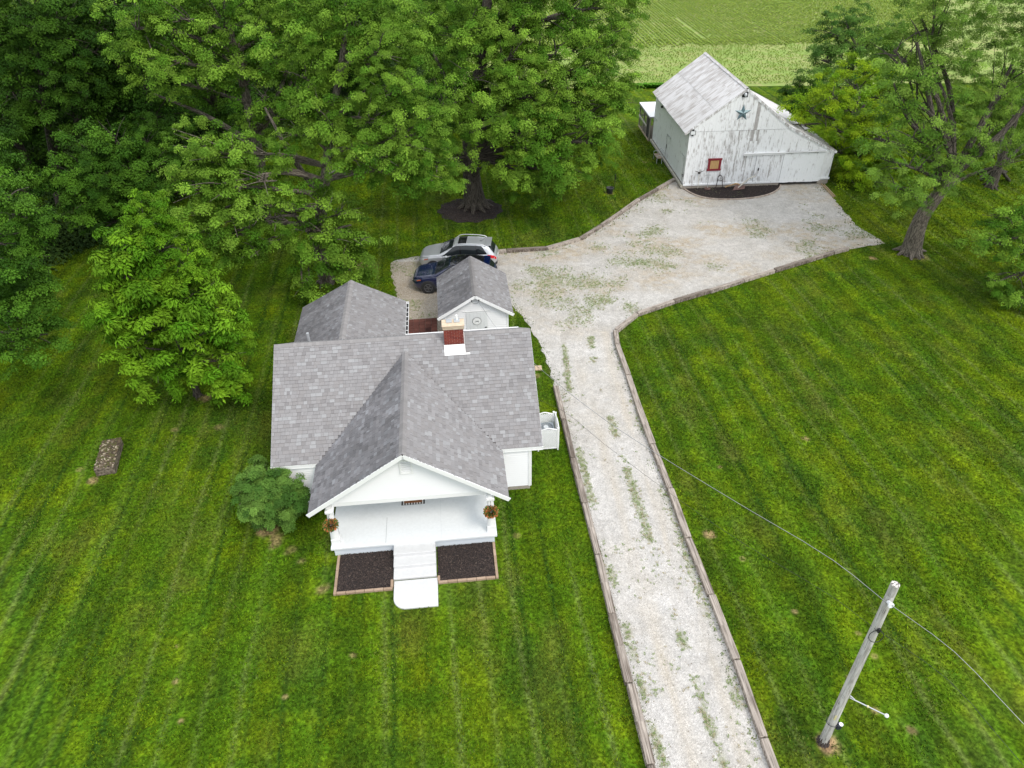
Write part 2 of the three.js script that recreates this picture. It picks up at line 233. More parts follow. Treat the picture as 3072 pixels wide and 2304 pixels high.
{
  seed = 9; const P = []; const keep = new Set([57]);
  GRAVEL.forEach(([x, z], i) => { const [a, b] = GRAVEL[(i + 1) % GRAVEL.length], L = Math.hypot(a - x, b - z), n = Math.max(1, Math.round(L / 0.3)); const soft = (i >= 17 && i <= 22) || (i >= 33 && i <= 53); for (let k = 0; k < n; k++) { const t = k / n, j = soft ? 0.09 : 0.015; P.push([lerp(x, a, t) + rr(-j, j), lerp(z, b, t) + rr(-j, j)]); } });
  const g = poly(P, 0.012), p = g.attributes.position, uv = g.attributes.uv;
  for (let i = 0; i < p.count; i++) uv.setXY(i, (p.getX(i) - GX0) / (GX1 - GX0), (p.getZ(i) - GZ1) / (GZ0 - GZ1));
  const b = lawnBump.clone(); b.repeat.set(14, 21);
  struct('gravel_driveway', g, mat(null, 0.95, { map: gravelTex, bumpMap: b, bumpScale: 0.03 }));
  // loose stones and the tufts that grow between them
  const st = new THREE.IcosahedronGeometry(0.5, 0); { const q = st.attributes.position; for (let i = 0; i < q.count; i++) { const f = 0.75 + 0.5 * vn(q.getX(i) * 3 + 9, q.getZ(i) * 3 + q.getY(i) * 2); q.setXYZ(i, q.getX(i) * f, q.getY(i) * f * 0.6, q.getZ(i) * f); } st.computeVertexNormals(); }
  const S = [], W = [];
  for (let i = 0; i < 60000 && S.length < 26000; i++) { const z = -7 - 42 * Math.pow(rnd(), 1.25), x = rr(-8, 23); if (!inPoly(x, z, GRAVEL)) continue; const t = rnd(); S.push({ p: V(x, 0.014, z), q: new THREE.Quaternion().setFromEuler(new THREE.Euler(rr(-0.4, 0.4), rnd() * 6.3, rr(-0.4, 0.4))), s: rr(0.02, 0.04), c: t < 0.1 ? [0.24, 0.21, 0.17] : mixc([0.4, 0.37, 0.33], [0.66, 0.64, 0.61], rnd()) }); }
  for (let i = 0; i < 300000 && W.length < 14000; i++) { const z = -7 - 44 * rnd(), x = rr(-8, 23); if (rnd() > weed(x, z) * (z > -31 ? 0.7 : 0.5) || !inPoly(x, z, GRAVEL)) continue; W.push({ p: V(x, 0.01, z), q: yaw(rnd() * 6.3), s: rr(0.4, 1.05), c: rnd() < 0.3 ? [0.38, 0.34, 0.22] : mixc([0.17, 0.25, 0.07], [0.32, 0.37, 0.18], rnd()) }); }
  const o = new THREE.Group(); o.name = 'loose_gravel'; o.userData = { kind: 'stuff', label: 'loose pale stones lying over the gravel driveway', category: 'gravel' }; scene.add(o);
  scatter('stones', st, mat([1, 1, 1], 0.9), S, o);
  const bl = []; for (let i = 0; i < 8; i++) { const l = rr(0.03, 0.075); bl.push(new THREE.PlaneGeometry(0.02, l).translate(0, l / 2, 0).rotateX(-rr(0.5, 1.35)).rotateY(i * 0.8 + rnd()).translate(rr(-0.03, 0.03), 0, rr(-0.03, 0.03))); }
  const wd = scatter('weeds', merge(bl), mat([1, 1, 1], 0.8), W, scene); wd.userData = { kind: 'stuff', label: 'green weeds growing in patches through the gravel driveway', category: 'weeds' };
}
// short mown grass: patches of blades over the lawn
{
  seed = 21; const bl = [];
  for (let i = 0; i < 90; i++) { const a = rnd() * 6.3, r = 0.5 * Math.sqrt(rnd()), l = rr(0.04, 0.09), w = rr(0.016, 0.03), g = new THREE.BufferGeometry(); g.setAttribute('position', new THREE.Float32BufferAttribute([-w, 0, 0, w, 0, 0, 0, l * 0.75, l * rr(0.2, 0.9)], 3)); g.rotateY(rnd() * 6.3); g.translate(r * Math.cos(a), 0, r * Math.sin(a)); g.computeVertexNormals(); const k = rr(0.55, 1.5), y = rr(0.88, 1.2); bl.push(paint(g, [k * y, k, k * 0.9])); }
  const g = merge(bl), L = [], near = [];
  const clear = (x, z) => !inPoly(x, z, GRAVEL);
  for (let z = -7; z > -62; z -= z > -40 ? 0.52 : 0.8) { const hw = 4 + -z * 0.78; for (let x = -hw; x < hw; x += z > -40 ? 0.52 : 0.8) { const X = x + rr(-0.25, 0.25), Z = z + rr(-0.25, 0.25); if (!clear(X, Z) || blocked(X, Z)) continue; const c = grassColor(X, Z, false); L.push({ p: V(X, 0, Z), q: yaw(rnd() * 6.3), s: z > -40 ? 1 : 1.4, c: c.map((v) => v * 1.25) }); } }
  const o = scatter('mown_grass', g, mat([1, 1, 1], 0.85, { phys: true, specularIntensity: 0.12, vertexColors: true }), L, scene);
  o.userData = { kind: 'stuff', label: 'short mown green grass covering the lawn round the house', category: 'grass' };
}
// ---------------------------------------------------------------- shared building materials and builders
const grain = texture(256, 256, (u, v, i, j) => 0.72 + 0.28 * (0.5 * vn(i * 0.9, j * 0.9) + 0.5 * vn(i * 0.31 + 9, j * 0.31)), { data: true });
const M = {
  shingle: mat([1, 1, 1], 0.92, { vertexColors: true, bumpMap: grain, bumpScale: 0.002, map: texture(256, 256, (u, v, i, j) => { const k = 0.78 + 0.4 * vn(i * 0.8, j * 0.8) * (0.6 + 0.7 * vn(i * 0.17 + 3, j * 0.17)); return [k, k, k]; }, { rep: [1.6, 1.6] }) }),
  siding: mat([0.8, 0.81, 0.82], 0.5), trim: mat([0.84, 0.85, 0.85], 0.45), deck: mat([0.16, 0.15, 0.15], 0.9),
  concrete: mat(null, 0.9, { map: texture(256, 256, (u, v, i, j) => mixc([0.27, 0.24, 0.2], [0.4, 0.36, 0.31], fbm(i * 0.06, j * 0.06, 4)), { rep: [0.8, 0.8] }) }),
  floor: mat(null, 0.55, { map: texture(512, 512, (u, v, i, j) => { const k = 0.9 + 0.1 * fbm(i * 0.05, j * 0.05, 4) + 0.04 * (vn(i * 0.9, j * 0.9) - 0.5); return [0.76 * k, 0.79 * k, 0.8 * k]; }, { rep: [0.5, 0.5] }) }),
  walk: mat(null, 0.6, { map: texture(256, 256, (u, v, i, j) => { const k = 0.88 + 0.12 * fbm(i * 0.06, j * 0.06, 4) + 0.06 * (vn(i * 0.9, j * 0.9) - 0.5); return [0.62 * k, 0.625 * k, 0.625 * k]; }, { rep: [0.7, 0.7] }) }),
  black: mat([0.012, 0.012, 0.014], 0.5), dark: mat([0.03, 0.03, 0.032], 0.7), steel: mat([0.45, 0.46, 0.47], 0.4, { metalness: 0.8 }), galv: mat([0.5, 0.52, 0.54], 0.45, { metalness: 0.5 }),
  brick: mat([1, 1, 1], 0.85, { vertexColors: true, bumpMap: grain, bumpScale: 0.003 }), mortar: mat([0.42, 0.35, 0.31], 0.95), glass: mat([0.03, 0.04, 0.045], 0.08),
  mulch: mat([1, 1, 1], 0.95, { vertexColors: true }), chipBase: mat(null, 0.95, { map: texture(256, 256, (u, v, i, j) => mixc([0.010, 0.008, 0.008], [0.045, 0.033, 0.03], vn(i * 0.5, j * 0.5) * vn(i * 0.2 + 7, j * 0.2) * 1.6), { rep: [0.7, 0.7] }) }),
  paver: mat([1, 1, 1], 0.9, { vertexColors: true, bumpMap: grain, bumpScale: 0.004 }), wood: null, bark: null,
};
M.bark = mat(null, 0.95, { map: texture(256, 512, (u, v, i, j) => { const r = vn(i * 0.11, j * 0.03) * 0.6 + vn(i * 0.3 + 5, j * 0.09) * 0.4; return mixc([0.03, 0.025, 0.019], [0.12, 0.104, 0.083], clamp((r - 0.25) * 1.8)); }, { rep: [0.9, 0.5] }), bumpMap: texture(256, 512, (u, v, i, j) => vn(i * 0.11, j * 0.03) * 0.6 + vn(i * 0.3 + 5, j * 0.09) * 0.4, { data: true, rep: [0.9, 0.5] }), bumpScale: 0.05 });
M.barkGrey = mat([1.9, 1.9, 1.9], 0.95, { map: M.bark.map, bumpMap: M.bark.bumpMap, bumpScale: 0.04 });

function quadGeo(quads, uvs) {   // flat quads [a, b, c, d] (counter-clockwise from outside)
  const P = [], U = [];
  quads.forEach(([a, b, c, d], k) => { for (const v of [a, b, c, a, c, d]) P.push(v.x, v.y, v.z); const q = uvs?.[k] ?? [[0, 0], [1, 0], [1, 1], [0, 1]]; for (const i of [0, 1, 2, 0, 2, 3]) U.push(...q[i]); });
  const g = new THREE.BufferGeometry(); g.setAttribute('position', new THREE.Float32BufferAttribute(P, 3)); g.setAttribute('uv', new THREE.Float32BufferAttribute(U, 2)); g.computeVertexNormals(); return g;
}
const EXPO = 0.1425;
// shingles over a polygon given in (u along the eave, s up the slope)
function layShingles(list, O, U, S, poly2, tone, shadeStreaks = 0) {
  const N = U.clone().cross(S).normalize(), top = Math.max(...poly2.map((p) => p[1]));
  const at = (u, s, n) => O.clone().addScaledVector(U, u).addScaledVector(S, s).addScaledVector(N, n);
  for (let k = 0; k * EXPO < top - 0.01; k++) {
    const s0 = k * EXPO, s1 = Math.min(top, s0 + EXPO + 0.025), sm = Math.min(s0 + EXPO * 0.5, top - 0.005), X = [];
    for (let i = 0; i < poly2.length; i++) { const [u1, v1] = poly2[i], [u2, v2] = poly2[(i + 1) % poly2.length]; if ((v1 > sm) !== (v2 > sm)) X.push(u1 + ((sm - v1) / (v2 - v1)) * (u2 - u1)); }
    X.sort((a, b) => a - b);
    for (let i = 0; i + 1 < X.length; i += 2) {
      let u = X[i] - rr(0, 0.15), lift = rnd() * 0.002;
      while (u < X[i + 1]) {
        const w = pick([0.1, 0.14, 0.17, 0.19, 0.2, 0.24]), a = Math.max(u, X[i]), b = Math.min(u + w, X[i + 1]); u += w; if (b - a < 0.015) continue;
        const t = 0.009 + (rnd() < 0.5 ? 0.006 : 0) + lift, e = 0.002;
        const p = [at(a + e, s0, t), at(b - e, s0, t), at(b - e, s1, 0.002), at(a + e, s1, 0.002), at(a + e, s0, -0.004), at(b - e, s0, -0.004)];
        const ou = rnd() * 7, ov = rnd() * 7, uv = [[a + ou, s0 + ov], [b + ou, s0 + ov], [b + ou, s1 + ov], [a + ou, s1 + ov]];
        const g = quadGeo([[p[0], p[1], p[2], p[3]], [p[4], p[5], p[1], p[0]], [p[5], at(b - e, s1, -0.004), p[2], p[1]], [at(a + e, s1, -0.004), p[4], p[0], p[3]]], [uv, uv, uv, uv]);
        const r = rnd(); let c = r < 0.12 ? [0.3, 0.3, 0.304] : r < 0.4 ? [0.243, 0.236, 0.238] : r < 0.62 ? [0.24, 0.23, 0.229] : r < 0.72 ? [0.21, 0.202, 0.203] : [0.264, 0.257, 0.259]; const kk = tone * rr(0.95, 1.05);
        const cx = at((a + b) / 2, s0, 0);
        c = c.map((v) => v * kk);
        if (shadeStreaks) { const m = 0.55 * fbm(cx.z * 2.6 + 3, cx.y * 0.9, 3) + 0.45 * fbm(cx.z * 1.1 + 30, cx.y * 2.2 + 7, 3); const k2 = 1 - shadeStreaks * clamp(0.55 * rnd() + 2.4 * (m - 0.4));   /* dark streaks: part staining, part dimmer light on left slopes put into colour */ c = [c[0] * k2 * 0.98, c[1] * k2 * 0.99, c[2] * k2 * 1.03]; }
        paint(g, c); const ca = g.attributes.color; for (let q = 6; q < 24; q++) ca.setXYZ(q, 0.05, 0.048, 0.05);   // the cut edges are dark asphalt
        list.push({ g, c: cx });
      }
    }
  }
}
function ridgeCaps(list, A, B, nl, nr, tone) {   // bent caps over the ridge from A to B
  const d = B.clone().sub(A), L = d.length(); d.normalize(); const n = Math.floor(L / EXPO);
  for (let i = 0; i < n; i++) {
    const a = A.clone().addScaledVector(d, i * EXPO), b = A.clone().addScaledVector(d, Math.min(L, (i + 1) * EXPO + 0.03)), Q = [];
    for (const nn of [nl, nr]) { const side = nn.clone().cross(d); if (side.y > 0) side.negate(); side.normalize(); const h = 0.018, e = (v, k, l) => v.clone().addScaledVector(side, k).addScaledVector(nn, l).setY(v.clone().addScaledVector(side, k).addScaledVector(nn, l).y); const up = V(0, h, 0); Q.push([a.clone().add(V(0, 0.024, 0)), b.clone().add(V(0, 0.012, 0)), e(b, 0.14, 0.012), e(a, 0.14, 0.022)]); }
    const c = pick([[0.245, 0.235, 0.233], [0.265, 0.255, 0.252], [0.23, 0.22, 0.218]]).map((v) => v * tone);
    list.push({ g: paint(quadGeo(Q), c), c: a });
  }
}
const CAMERA_AT = V(0, 20, 0);
function placeShingles(list, roof, root) {
  root.updateMatrixWorld(true); const W = root.matrixWorld;
  list.forEach((e) => { e.d = e.c.clone().applyMatrix4(W).distanceTo(CAMERA_AT) + (e.hid ? 1000 : 0); }); list.sort((a, b) => a.d - b.d);
  list.slice(0, 300).forEach((e) => part('shingle', e.g, M.shingle, roof));
  if (list.length > 300) part('shingles', list.slice(300).map((e) => e.g), M.shingle, roof).userData.kind = 'stuff';
}
function siding(parent, O, U, N, y0, y1, iv, expo = 0.1, m = M.siding) {
  for (let y = y0; y < y1 - 0.015; y += expo) {
    const yt = Math.min(y + expo, y1), [a, b] = iv(y), [c, d] = iv(yt); if (b - a < 0.03) continue;
    const P = (u, yy, n) => V(O.x + U.x * u + N.x * n, yy, O.z + U.z * u + N.z * n), t = 0.042, tt = 0.003;
    const g = quadGeo([[P(a, y, t), P(b, y, t), P(Math.max(d, c + 0.01), yt + 0.006, tt), P(Math.min(c, d), yt + 0.006, tt)], [P(a, y, -0.002), P(b, y, -0.002), P(b, y, t), P(a, y, t)], [P(b, y, -0.002), P(d, yt, -0.002), P(d, yt, tt), P(b, y, t)], [P(c, yt, -0.002), P(a, y, -0.002), P(a, y, t), P(c, yt, tt)]]);
    part('siding_board', g, m, parent);
  }
}
const prismX = (pts, x0, x1) => { const s = new THREE.Shape(pts.map(([z, y]) => new THREE.Vector2(z, y))); return triUV(new THREE.ExtrudeGeometry(s, { depth: x1 - x0, bevelEnabled: false }).applyMatrix4(new THREE.Matrix4().makeBasis(V(0, 0, 1), V(0, 1, 0), V(-1, 0, 0))).translate(x1, 0, 0)); };   // profile (z, y) drawn out along x
const prismZ = (pts, z0, z1) => { const s = new THREE.Shape(pts.map(([x, y]) => new THREE.Vector2(x, y))); return triUV(new THREE.ExtrudeGeometry(s, { depth: z1 - z0, bevelEnabled: false }).translate(0, 0, z0)); };
function brickWall(parent, faces, m = M.brick) {   // faces: { O, U, N, w, h }: bricks proud of a mortar core
  for (const f of faces) { const bh = 0.057, bl = 0.19, j = 0.011; let row = 0;
    for (let y = 0; y + bh <= f.h + 0.01; y += bh + j, row++) for (let u = row & 1 ? -bl / 2 : 0; u < f.w - 0.02; u += bl + j) {
      const a = Math.max(0, u), b = Math.min(f.w, u + bl); if (b - a < 0.03) continue;
      const t = rnd(), c = (f.tone ?? 0) ? mixc([0.42, 0.33, 0.23], [0.55, 0.45, 0.34], t) : mixc([0.15, 0.026, 0.02], [0.23, 0.05, 0.032], t);
      const g = new THREE.BoxGeometry(b - a, bh, 0.03); g.applyMatrix4(new THREE.Matrix4().makeBasis(f.U, V(0, 1, 0), f.N).setPosition(f.O.clone().addScaledVector(f.U, (a + b) / 2).add(V(0, y + bh / 2, 0)).addScaledVector(f.N, rr(-0.005, 0))));
      part('brick', paint(triUV(g), c), m, parent);
    } }
}

// ---------------------------------------------------------------- the white house
const house = thing('house', 'white clapboard house with grey shingled cross gable roof and open front porch', 'house', [HO[0], 0, HO[1]], HY);
{
  seed = 31;
  const W = 4.903, Hr = 4.747, He = 2.219, D = 4.064, xg = 0.0455, Hg = 4.493, G = 3.361, Hge = 2.154, zf = 6.485, zb = 0.644, zw = 3.95, xr = 4.42, zr = -3.75;
  const k1 = (Hr - He) / D, k2 = (Hg - Hge) / G, vx = (Hg - He) / k2;
  // walls
  const wall = part('wall', [box(2 * xr, 2.15, zw - zr, 0, 1.2, (zw + zr) / 2), prismX([[zw - 0.05, 2.25], [zr + 0.05, 2.25], [0, Hr - 0.13]], -xr, xr), prismZ([[xg - G + 0.35, 2.2], [xg + G - 0.35, 2.2], [xg, Hg - 0.14]], zw - 1.5, 6.1)], M.siding, house);
  part('foundation', [box(2 * xr + 0.04, 0.42, zw - zr + 0.04, 0, 0.0, (zw + zr) / 2), box(3.95, 0.42, 3.9, -2.72, 0, -5.5)], M.concrete, house);
  const X1 = V(1, 0, 0), Z1 = V(0, 0, 1);
  siding(wall, V(0, 0, zw), X1, Z1, 0.2, 2.12, () => [-xr, -2.3]); siding(wall, V(0, 0, zw), X1, Z1, 0.2, 2.12, () => [2.45, xr - 0.02]);
  siding(wall, V(xr, 0, 0), V(0, 0, -1), X1, 0.2, Hr - 0.2, (y) => (y < 2.2 ? [-zw, -zr] : [-(Hr - 0.1 - y) / k1, (Hr - 0.1 - y) / k1]));
  siding(wall, V(-xr, 0, 0), Z1, V(-1, 0, 0), 0.2, Hr - 0.2, (y) => (y < 2.2 ? [zr, zw] : [-(Hr - 0.1 - y) / k1, (Hr - 0.1 - y) / k1]));
  siding(wall, V(0, 0, 6.1), X1, Z1, 2.24, Hg - 0.2, (y) => [xg - Math.min(2.8, (Hg - 0.12 - y) / k2), xg + Math.min(2.86, (Hg - 0.12 - y) / k2)]);
  siding(wall, V(0, 0, zr), V(-1, 0, 0), V(0, 0, -1), 0.2, 2.12, () => [-xr, xr]);
  siding(wall, V(0, 0, zw), X1, Z1, 0.5, 2.12, () => [-2.3, 2.45], 0.1);
  for (const [x, z] of [[-xr, zw], [xr, zw], [xr, zr], [-xr, zr]]) part('corner_board', box(0.1, 2.05, 0.1, x, 1.2, z), M.trim, house);
  // roof decks (just under the shingles)
  const t = 0.035, sl = (pts) => quadGeo([pts]);
  const deckM = prismX([[D - 0.03, He - 0.05], [D - 0.03, He - 0.012], [0, Hr - 0.012], [-D, He - 0.012], [-D, He - 0.05], [0, Hr - 0.06]], -W + 0.02, W - 0.02);
  const deckG = prismZ([[xg - G + 0.02, Hge - 0.05], [xg, Hg - 0.07], [xg + G - 0.02, Hge - 0.05], [xg + G - 0.02, Hge - 0.012], [xg, Hg - 0.012], [xg - G + 0.02, Hge - 0.012]], 4.0, zf - 0.03);
  const deckB = quadGeo([[V(xg, Hg - 0.012, zf), V(xg, Hg - 0.012, zb), V(xg - vx, He - 0.012, D), V(xg - G, Hge - 0.012, 4.1)], [V(xg, Hg - 0.012, zb), V(xg, Hg - 0.012, zf), V(xg + G, Hge - 0.012, 4.1), V(xg + vx, He - 0.012, D)]]);
  // rear wing
  const wr = -2.697, wHr = 3.6, wHe = 2.30, wG = 2.45, wzb = -6.95, wzf = -1.4;
  const deckW = prismZ([[wr - wG, wHe - 0.05], [wr, wHr - 0.07], [wr + wG, wHe - 0.05], [wr + wG, wHe - 0.012], [wr, wHr - 0.012], [wr - wG, wHe - 0.012]], wzb + 0.02, wzf);
  const roof = part('roof', [deckM, deckG, deckB, deckW], M.deck, house);
  const wing = part('wall', [box(3.9, 2.2, 3.4, wr, 1.2, -5.05), prismZ([[wr - 1.95, 2.25], [wr + 1.95, 2.25], [wr, wHr - 0.2]], -6.75, -3.6)], M.siding, house);
  siding(wing, V(wr + 1.95, 0, 0), V(0, 0, -1), X1, 0.2, 2.25, () => [3.7, 6.75]); siding(wing, V(wr - 1.95, 0, 0), Z1, V(-1, 0, 0), 0.2, 2.25, () => [-6.75, -3.7]);
  const L = [];
  const S1 = V(0, Hr - He, -D).normalize(), s1 = Math.hypot(D, Hr - He), f = s1 / D;
  layShingles(L, V(0, He, D), X1, S1, [[-W, 0], [xg - vx - 0.04, 0], [xg - 0.02, (D - zb) * f + 0.03], [xg + vx + 0.04, 0], [W, 0], [W, s1], [-W, s1]], 1);
  const R0 = L.length; layShingles(L, V(0, He, -D), V(-1, 0, 0), V(0, Hr - He, D).normalize(), [[-W, 0], [W, 0], [W, s1], [-W, s1]], 1); for (let i = R0; i < L.length; i++) L[i].hid = true;
  const s2 = Math.hypot(G, Hg - Hge), sv = s2 * vx / G;
  const SR = V(-G, Hg - Hge, 0).normalize(), SL = V(G, Hg - Hge, 0).normalize();
  layShingles(L, V(xg + G, Hge, 0), V(0, 0, -1), SR, [[-zf, 0], [-4.05, 0], [-D, s2 - sv], [-zb, s2], [-zf, s2]], 1.0);
  layShingles(L, V(xg - G, Hge, 0), Z1, SL, [[zf, 0], [4.05, 0], [D, s2 - sv], [zb, s2], [zf, s2]].reverse(), 0.92, 0.5);  // left gable slope: darker tone and streaks paint in its weaker light
  const s3 = Math.hypot(wG, wHr - wHe);
  const wv = (x, y) => -(Hr - y) / k1;   // where the wing roof meets the rear slope
  const R1 = L.length;
  layShingles(L, V(wr + wG, wHe, 0), V(0, 0, -1), V(-wG, wHr - wHe, 0).normalize(), [[-wv(0, wHe), 0], [-wzb, 0], [-wzb, s3], [-wv(0, wHr), s3]], 0.95);
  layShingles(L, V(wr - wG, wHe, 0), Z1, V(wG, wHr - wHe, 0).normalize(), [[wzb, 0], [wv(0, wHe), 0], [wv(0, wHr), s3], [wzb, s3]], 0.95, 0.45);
  const nf = V(0, D, Hr - He).normalize(), nb = V(0, D, -(Hr - He)).normalize();
  ridgeCaps(L, V(-W, Hr, 0), V(W, Hr, 0), nf, nb, 1.02); ridgeCaps(L, V(xg, Hg, zf), V(xg, Hg, zb - 0.1), V(-(Hg - Hge), G, 0).normalize(), V(Hg - Hge, G, 0).normalize(), 1);
  ridgeCaps(L, V(wr, wHr, wzb), V(wr, wHr, -1.9), V(-(wHr - wHe), wG, 0).normalize(), V(wHr - wHe, wG, 0).normalize(), 1);
  placeShingles(L, roof, house);
  // fascias, rakes, soffits
  part('fascia', box(-(xg - G) * 0 + (xg - G + W + 0.06), 0.15, 0.03, (-W + xg - G + 0.06) / 2, He - 0.095, D - 0.01), M.trim, house);
  part('fascia', box(W - (xg + G) + 0.06, 0.15, 0.03, (W + xg + G - 0.06) / 2, He - 0.095, D - 0.01), M.trim, house);
  part('soffit', [box(W - 2.3, 0.02, D - zw + 0.02, -(W + 2.3) / 2, He - 0.17, (D + zw) / 2), box(W - 2.3, 0.02, D - zw + 0.02, (W + 2.3) / 2, He - 0.17, (D + zw) / 2)], M.trim, house);
  for (const s of [-1, 1]) part('rake_board', bar(V(xg, Hg - 0.085, zf - 0.005), V(xg + s * (G + 0.02), Hge - 0.085, zf - 0.005), 0.03, 0.15, Z1.clone().cross(V(s * G, Hge - Hg, 0)).multiplyScalar(s)), M.trim, house);
  for (const s of [-1, 1]) part('gable_soffit', quadGeo([[V(xg, Hg - 0.09, zf), V(xg + s * G, Hge - 0.09, zf), V(xg + s * G, Hge - 0.09, 4), V(xg, Hg - 0.09, 4)]]), M.trim, house);
  for (const s of [-1, 1]) for (const e of [-1, 1]) part('rake_board', bar(V(s * (W - 0.01), Hr - 0.09, 0), V(s * (W - 0.01), He - 0.09, e * D), 0.03, 0.14), M.trim, house);
  part('rear_gutter', box(2 * W - 0.05, 0.1, 0.1, 0, He - 0.04, -D - 0.03), M.trim, house);
  const gx = wr + wG + 0.06, gut = part('gutter', [box(0.015, 0.1, 3.15, gx + 0.06, wHe - 0.07, -5.35), box(0.015, 0.1, 3.15, gx - 0.055, wHe - 0.07, -5.35), box(0.12, 0.012, 3.15, gx, wHe - 0.12, -5.35), box(0.12, 0.1, 0.012, gx, wHe - 0.07, -6.93)], M.trim, house);
  part('gutter_inner_strip', box(0.1, 0.01, 3.1, gx, wHe - 0.095, -5.35), M.black, gut);  // black strip along the inside of the gutter
  for (let i = 0; i < 8; i++) part('strap', box(0.13, 0.012, 0.03, gx, wHe - 0.02, -3.95 - i * 0.4), M.trim, gut);
  // louvred vent in the gable
  const vent = part('gable_vent', [box(0.05, 0.56, 0.05, -0.12, 3.63, 6.14), box(0.05, 0.56, 0.05, 0.25, 3.63, 6.14), box(0.42, 0.05, 0.05, 0.065, 3.93, 6.141), box(0.42, 0.05, 0.05, 0.065, 3.35, 6.141)], M.trim, house);
  for (let i = 0; i < 6; i++) part('louvre', box(0.32, 0.07, 0.012, 0, 0, 0).rotateX(0.6).translate(0.065, 3.42 + i * 0.09, 6.145), M.trim, vent);
  // porch
  const px0 = -2.776, px1 = 2.907, pz = 6.541, ph = 0.458;
  part('porch_base', box(px1 - px0 - 0.08, ph - 0.09, pz - zw - 0.05, (px0 + px1) / 2, (ph - 0.09) / 2, (pz + zw) / 2 - 0.04), mat([0.66, 0.72, 0.77], 0.6), house);
  const fl = part('porch_floor', rbox(px1 - px0 + 0.1, 0.09, pz - zw + 0.03, 0.012, (px0 + px1) / 2, ph - 0.045, (pz + zw) / 2 + 0.015), M.floor, house);
  for (const [x, z0, z1] of [[-0.935, 5.3, 6.5], [1.0, 4.4, 6.5]]) part('floor_crack', box(x < 0 ? 0.012 : 0.006, 0.003, z1 - z0, x, ph + 0.001, (z0 + z1) / 2), mat(x < 0 ? [0.3, 0.32, 0.33] : [0.55, 0.58, 0.6], 0.8), fl);
  for (const x of [-2.64, 2.775]) {
    const c = part('porch_column', [rbox(0.30, 0.3, 0.3, 0.01, x, ph + 0.15, 6.28), prep(new THREE.CylinderGeometry(0.125, 0.195, 1.5, 4, 1).rotateY(Math.PI / 4).translate(x, ph + 1.02, 6.28)), rbox(0.28, 0.1, 0.28, 0.01, x, 2.07, 6.28)], M.trim, house);
    part('basket_hook', [tube([V(x, 2.0, 6.4), V(x, 2.04, 6.5), V(x, 1.98, 6.56), V(x, 1.9, 6.52)], [0.008], 5), tube([V(x - 0.12, 1.62, 6.5), V(x, 1.93, 6.52), V(x + 0.12, 1.62, 6.5)], [0.006], 5)], M.dark, c);
  }
  part('porch_beam', box(px1 - px0 + 0.1, 0.2, 0.2, (px0 + px1) / 2, 2.16, 6.03), M.trim, house);
  part('porch_ceiling', box(px1 - px0, 0.02, 2.0, (px0 + px1) / 2, 2.17, 5.0), M.trim, house);
  for (let i = 0; i < 3; i++) part('porch_step', rbox(1.45, 0.37 - i * 0.125, 0.425, 0.02, 0.055, (0.37 - i * 0.125) / 2, pz + 0.215 + i * 0.42), M.walk, house);
  const door = part('front_door', rbox(0.95, 1.62, 0.05, 0.01, 0.05, ph + 0.81, zw + 0.03), mat([0.5, 0.5, 0.5], 0.5), house); part('handle', box(0.03, 0.15, 0.05, 0.42, ph + 0.8, zw + 0.08), M.dark, door);
  for (const x of [-1.6, 1.7]) { const w = part('window', box(0.95, 1.1, 0.04, x, 1.45, zw + 0.025), M.trim, house); part('pane', box(0.8, 0.95, 0.02, x, 1.45, zw + 0.045), M.glass, w); }
  // chimney
  const ch = part('chimney', box(0.72, 1.5, 0.4, 1.925, 4.45, 0.2), M.mortar, house);
  brickWall(ch, [{ O: V(1.555, 4.42, 0.405), U: X1, N: Z1, w: 0.74, h: 0.78 }, { O: V(2.29, 4.42, 0.4), U: V(0, 0, -1), N: X1, w: 0.4, h: 0.78 }, { O: V(1.56, 4.42, 0), U: Z1, N: V(-1, 0, 0), w: 0.4, h: 0.78 }]);
  brickWall(ch, [{ O: V(1.52, 5.2, 0.435), U: X1, N: Z1, w: 0.81, h: 0.13, tone: 1 }, { O: V(2.325, 5.2, 0.43), U: V(0, 0, -1), N: X1, w: 0.46, h: 0.13, tone: 1 }]);
  part('chimney_cap', [box(0.8, 0.13, 0.45, 1.925, 5.265, 0.205), rbox(0.86, 0.03, 0.5, 0.008, 1.925, 5.35, 0.205)], mat(null, 0.9, { map: texture(128, 128, (u, v, i, j) => mixc([0.5, 0.38, 0.26], [0.66, 0.55, 0.42], fbm(i * 0.1, j * 0.1, 3))) }), ch);
  part('flue_cover', rbox(0.22, 0.05, 0.22, 0.01, 1.78, 5.39, 0.12), M.galv, ch); const fc = part('flue_cover', rbox(0.22, 0.05, 0.22, 0.01, 2.08, 5.39, 0.12), M.galv, ch);
  part('flue_pipe', tube([V(2.08, 5.4, 0.1), V(2.08, 5.62, 0.1)], [0.035], 10), M.trim, fc);
  part('chimney_flashing', [quadGeo([[V(1.53, 4.31, 0.735), V(2.33, 4.31, 0.735), V(2.33, 4.52, 0.44), V(1.53, 4.52, 0.44)]]), quadGeo([[V(1.53, 4.27, 0.8), V(2.5, 4.27, 0.8), V(2.5, 4.305, 0.735), V(1.53, 4.305, 0.735)]]), box(0.02, 0.5, 0.4, 2.315, 4.55, 0.2)], mat([0.82, 0.82, 0.8], 0.45), ch);
  part('vent_pipe', [tube([V(-3.75, 3.9, -0.75), V(-3.75, 4.72, -0.75)], [0.055], 12)], M.galv, house);
  part('downspout', tube([V(xr + 0.05, 2.1, zw - 0.06), V(xr + 0.05, 0.1, zw - 0.06)], [0.035], 6), M.trim, house);
}
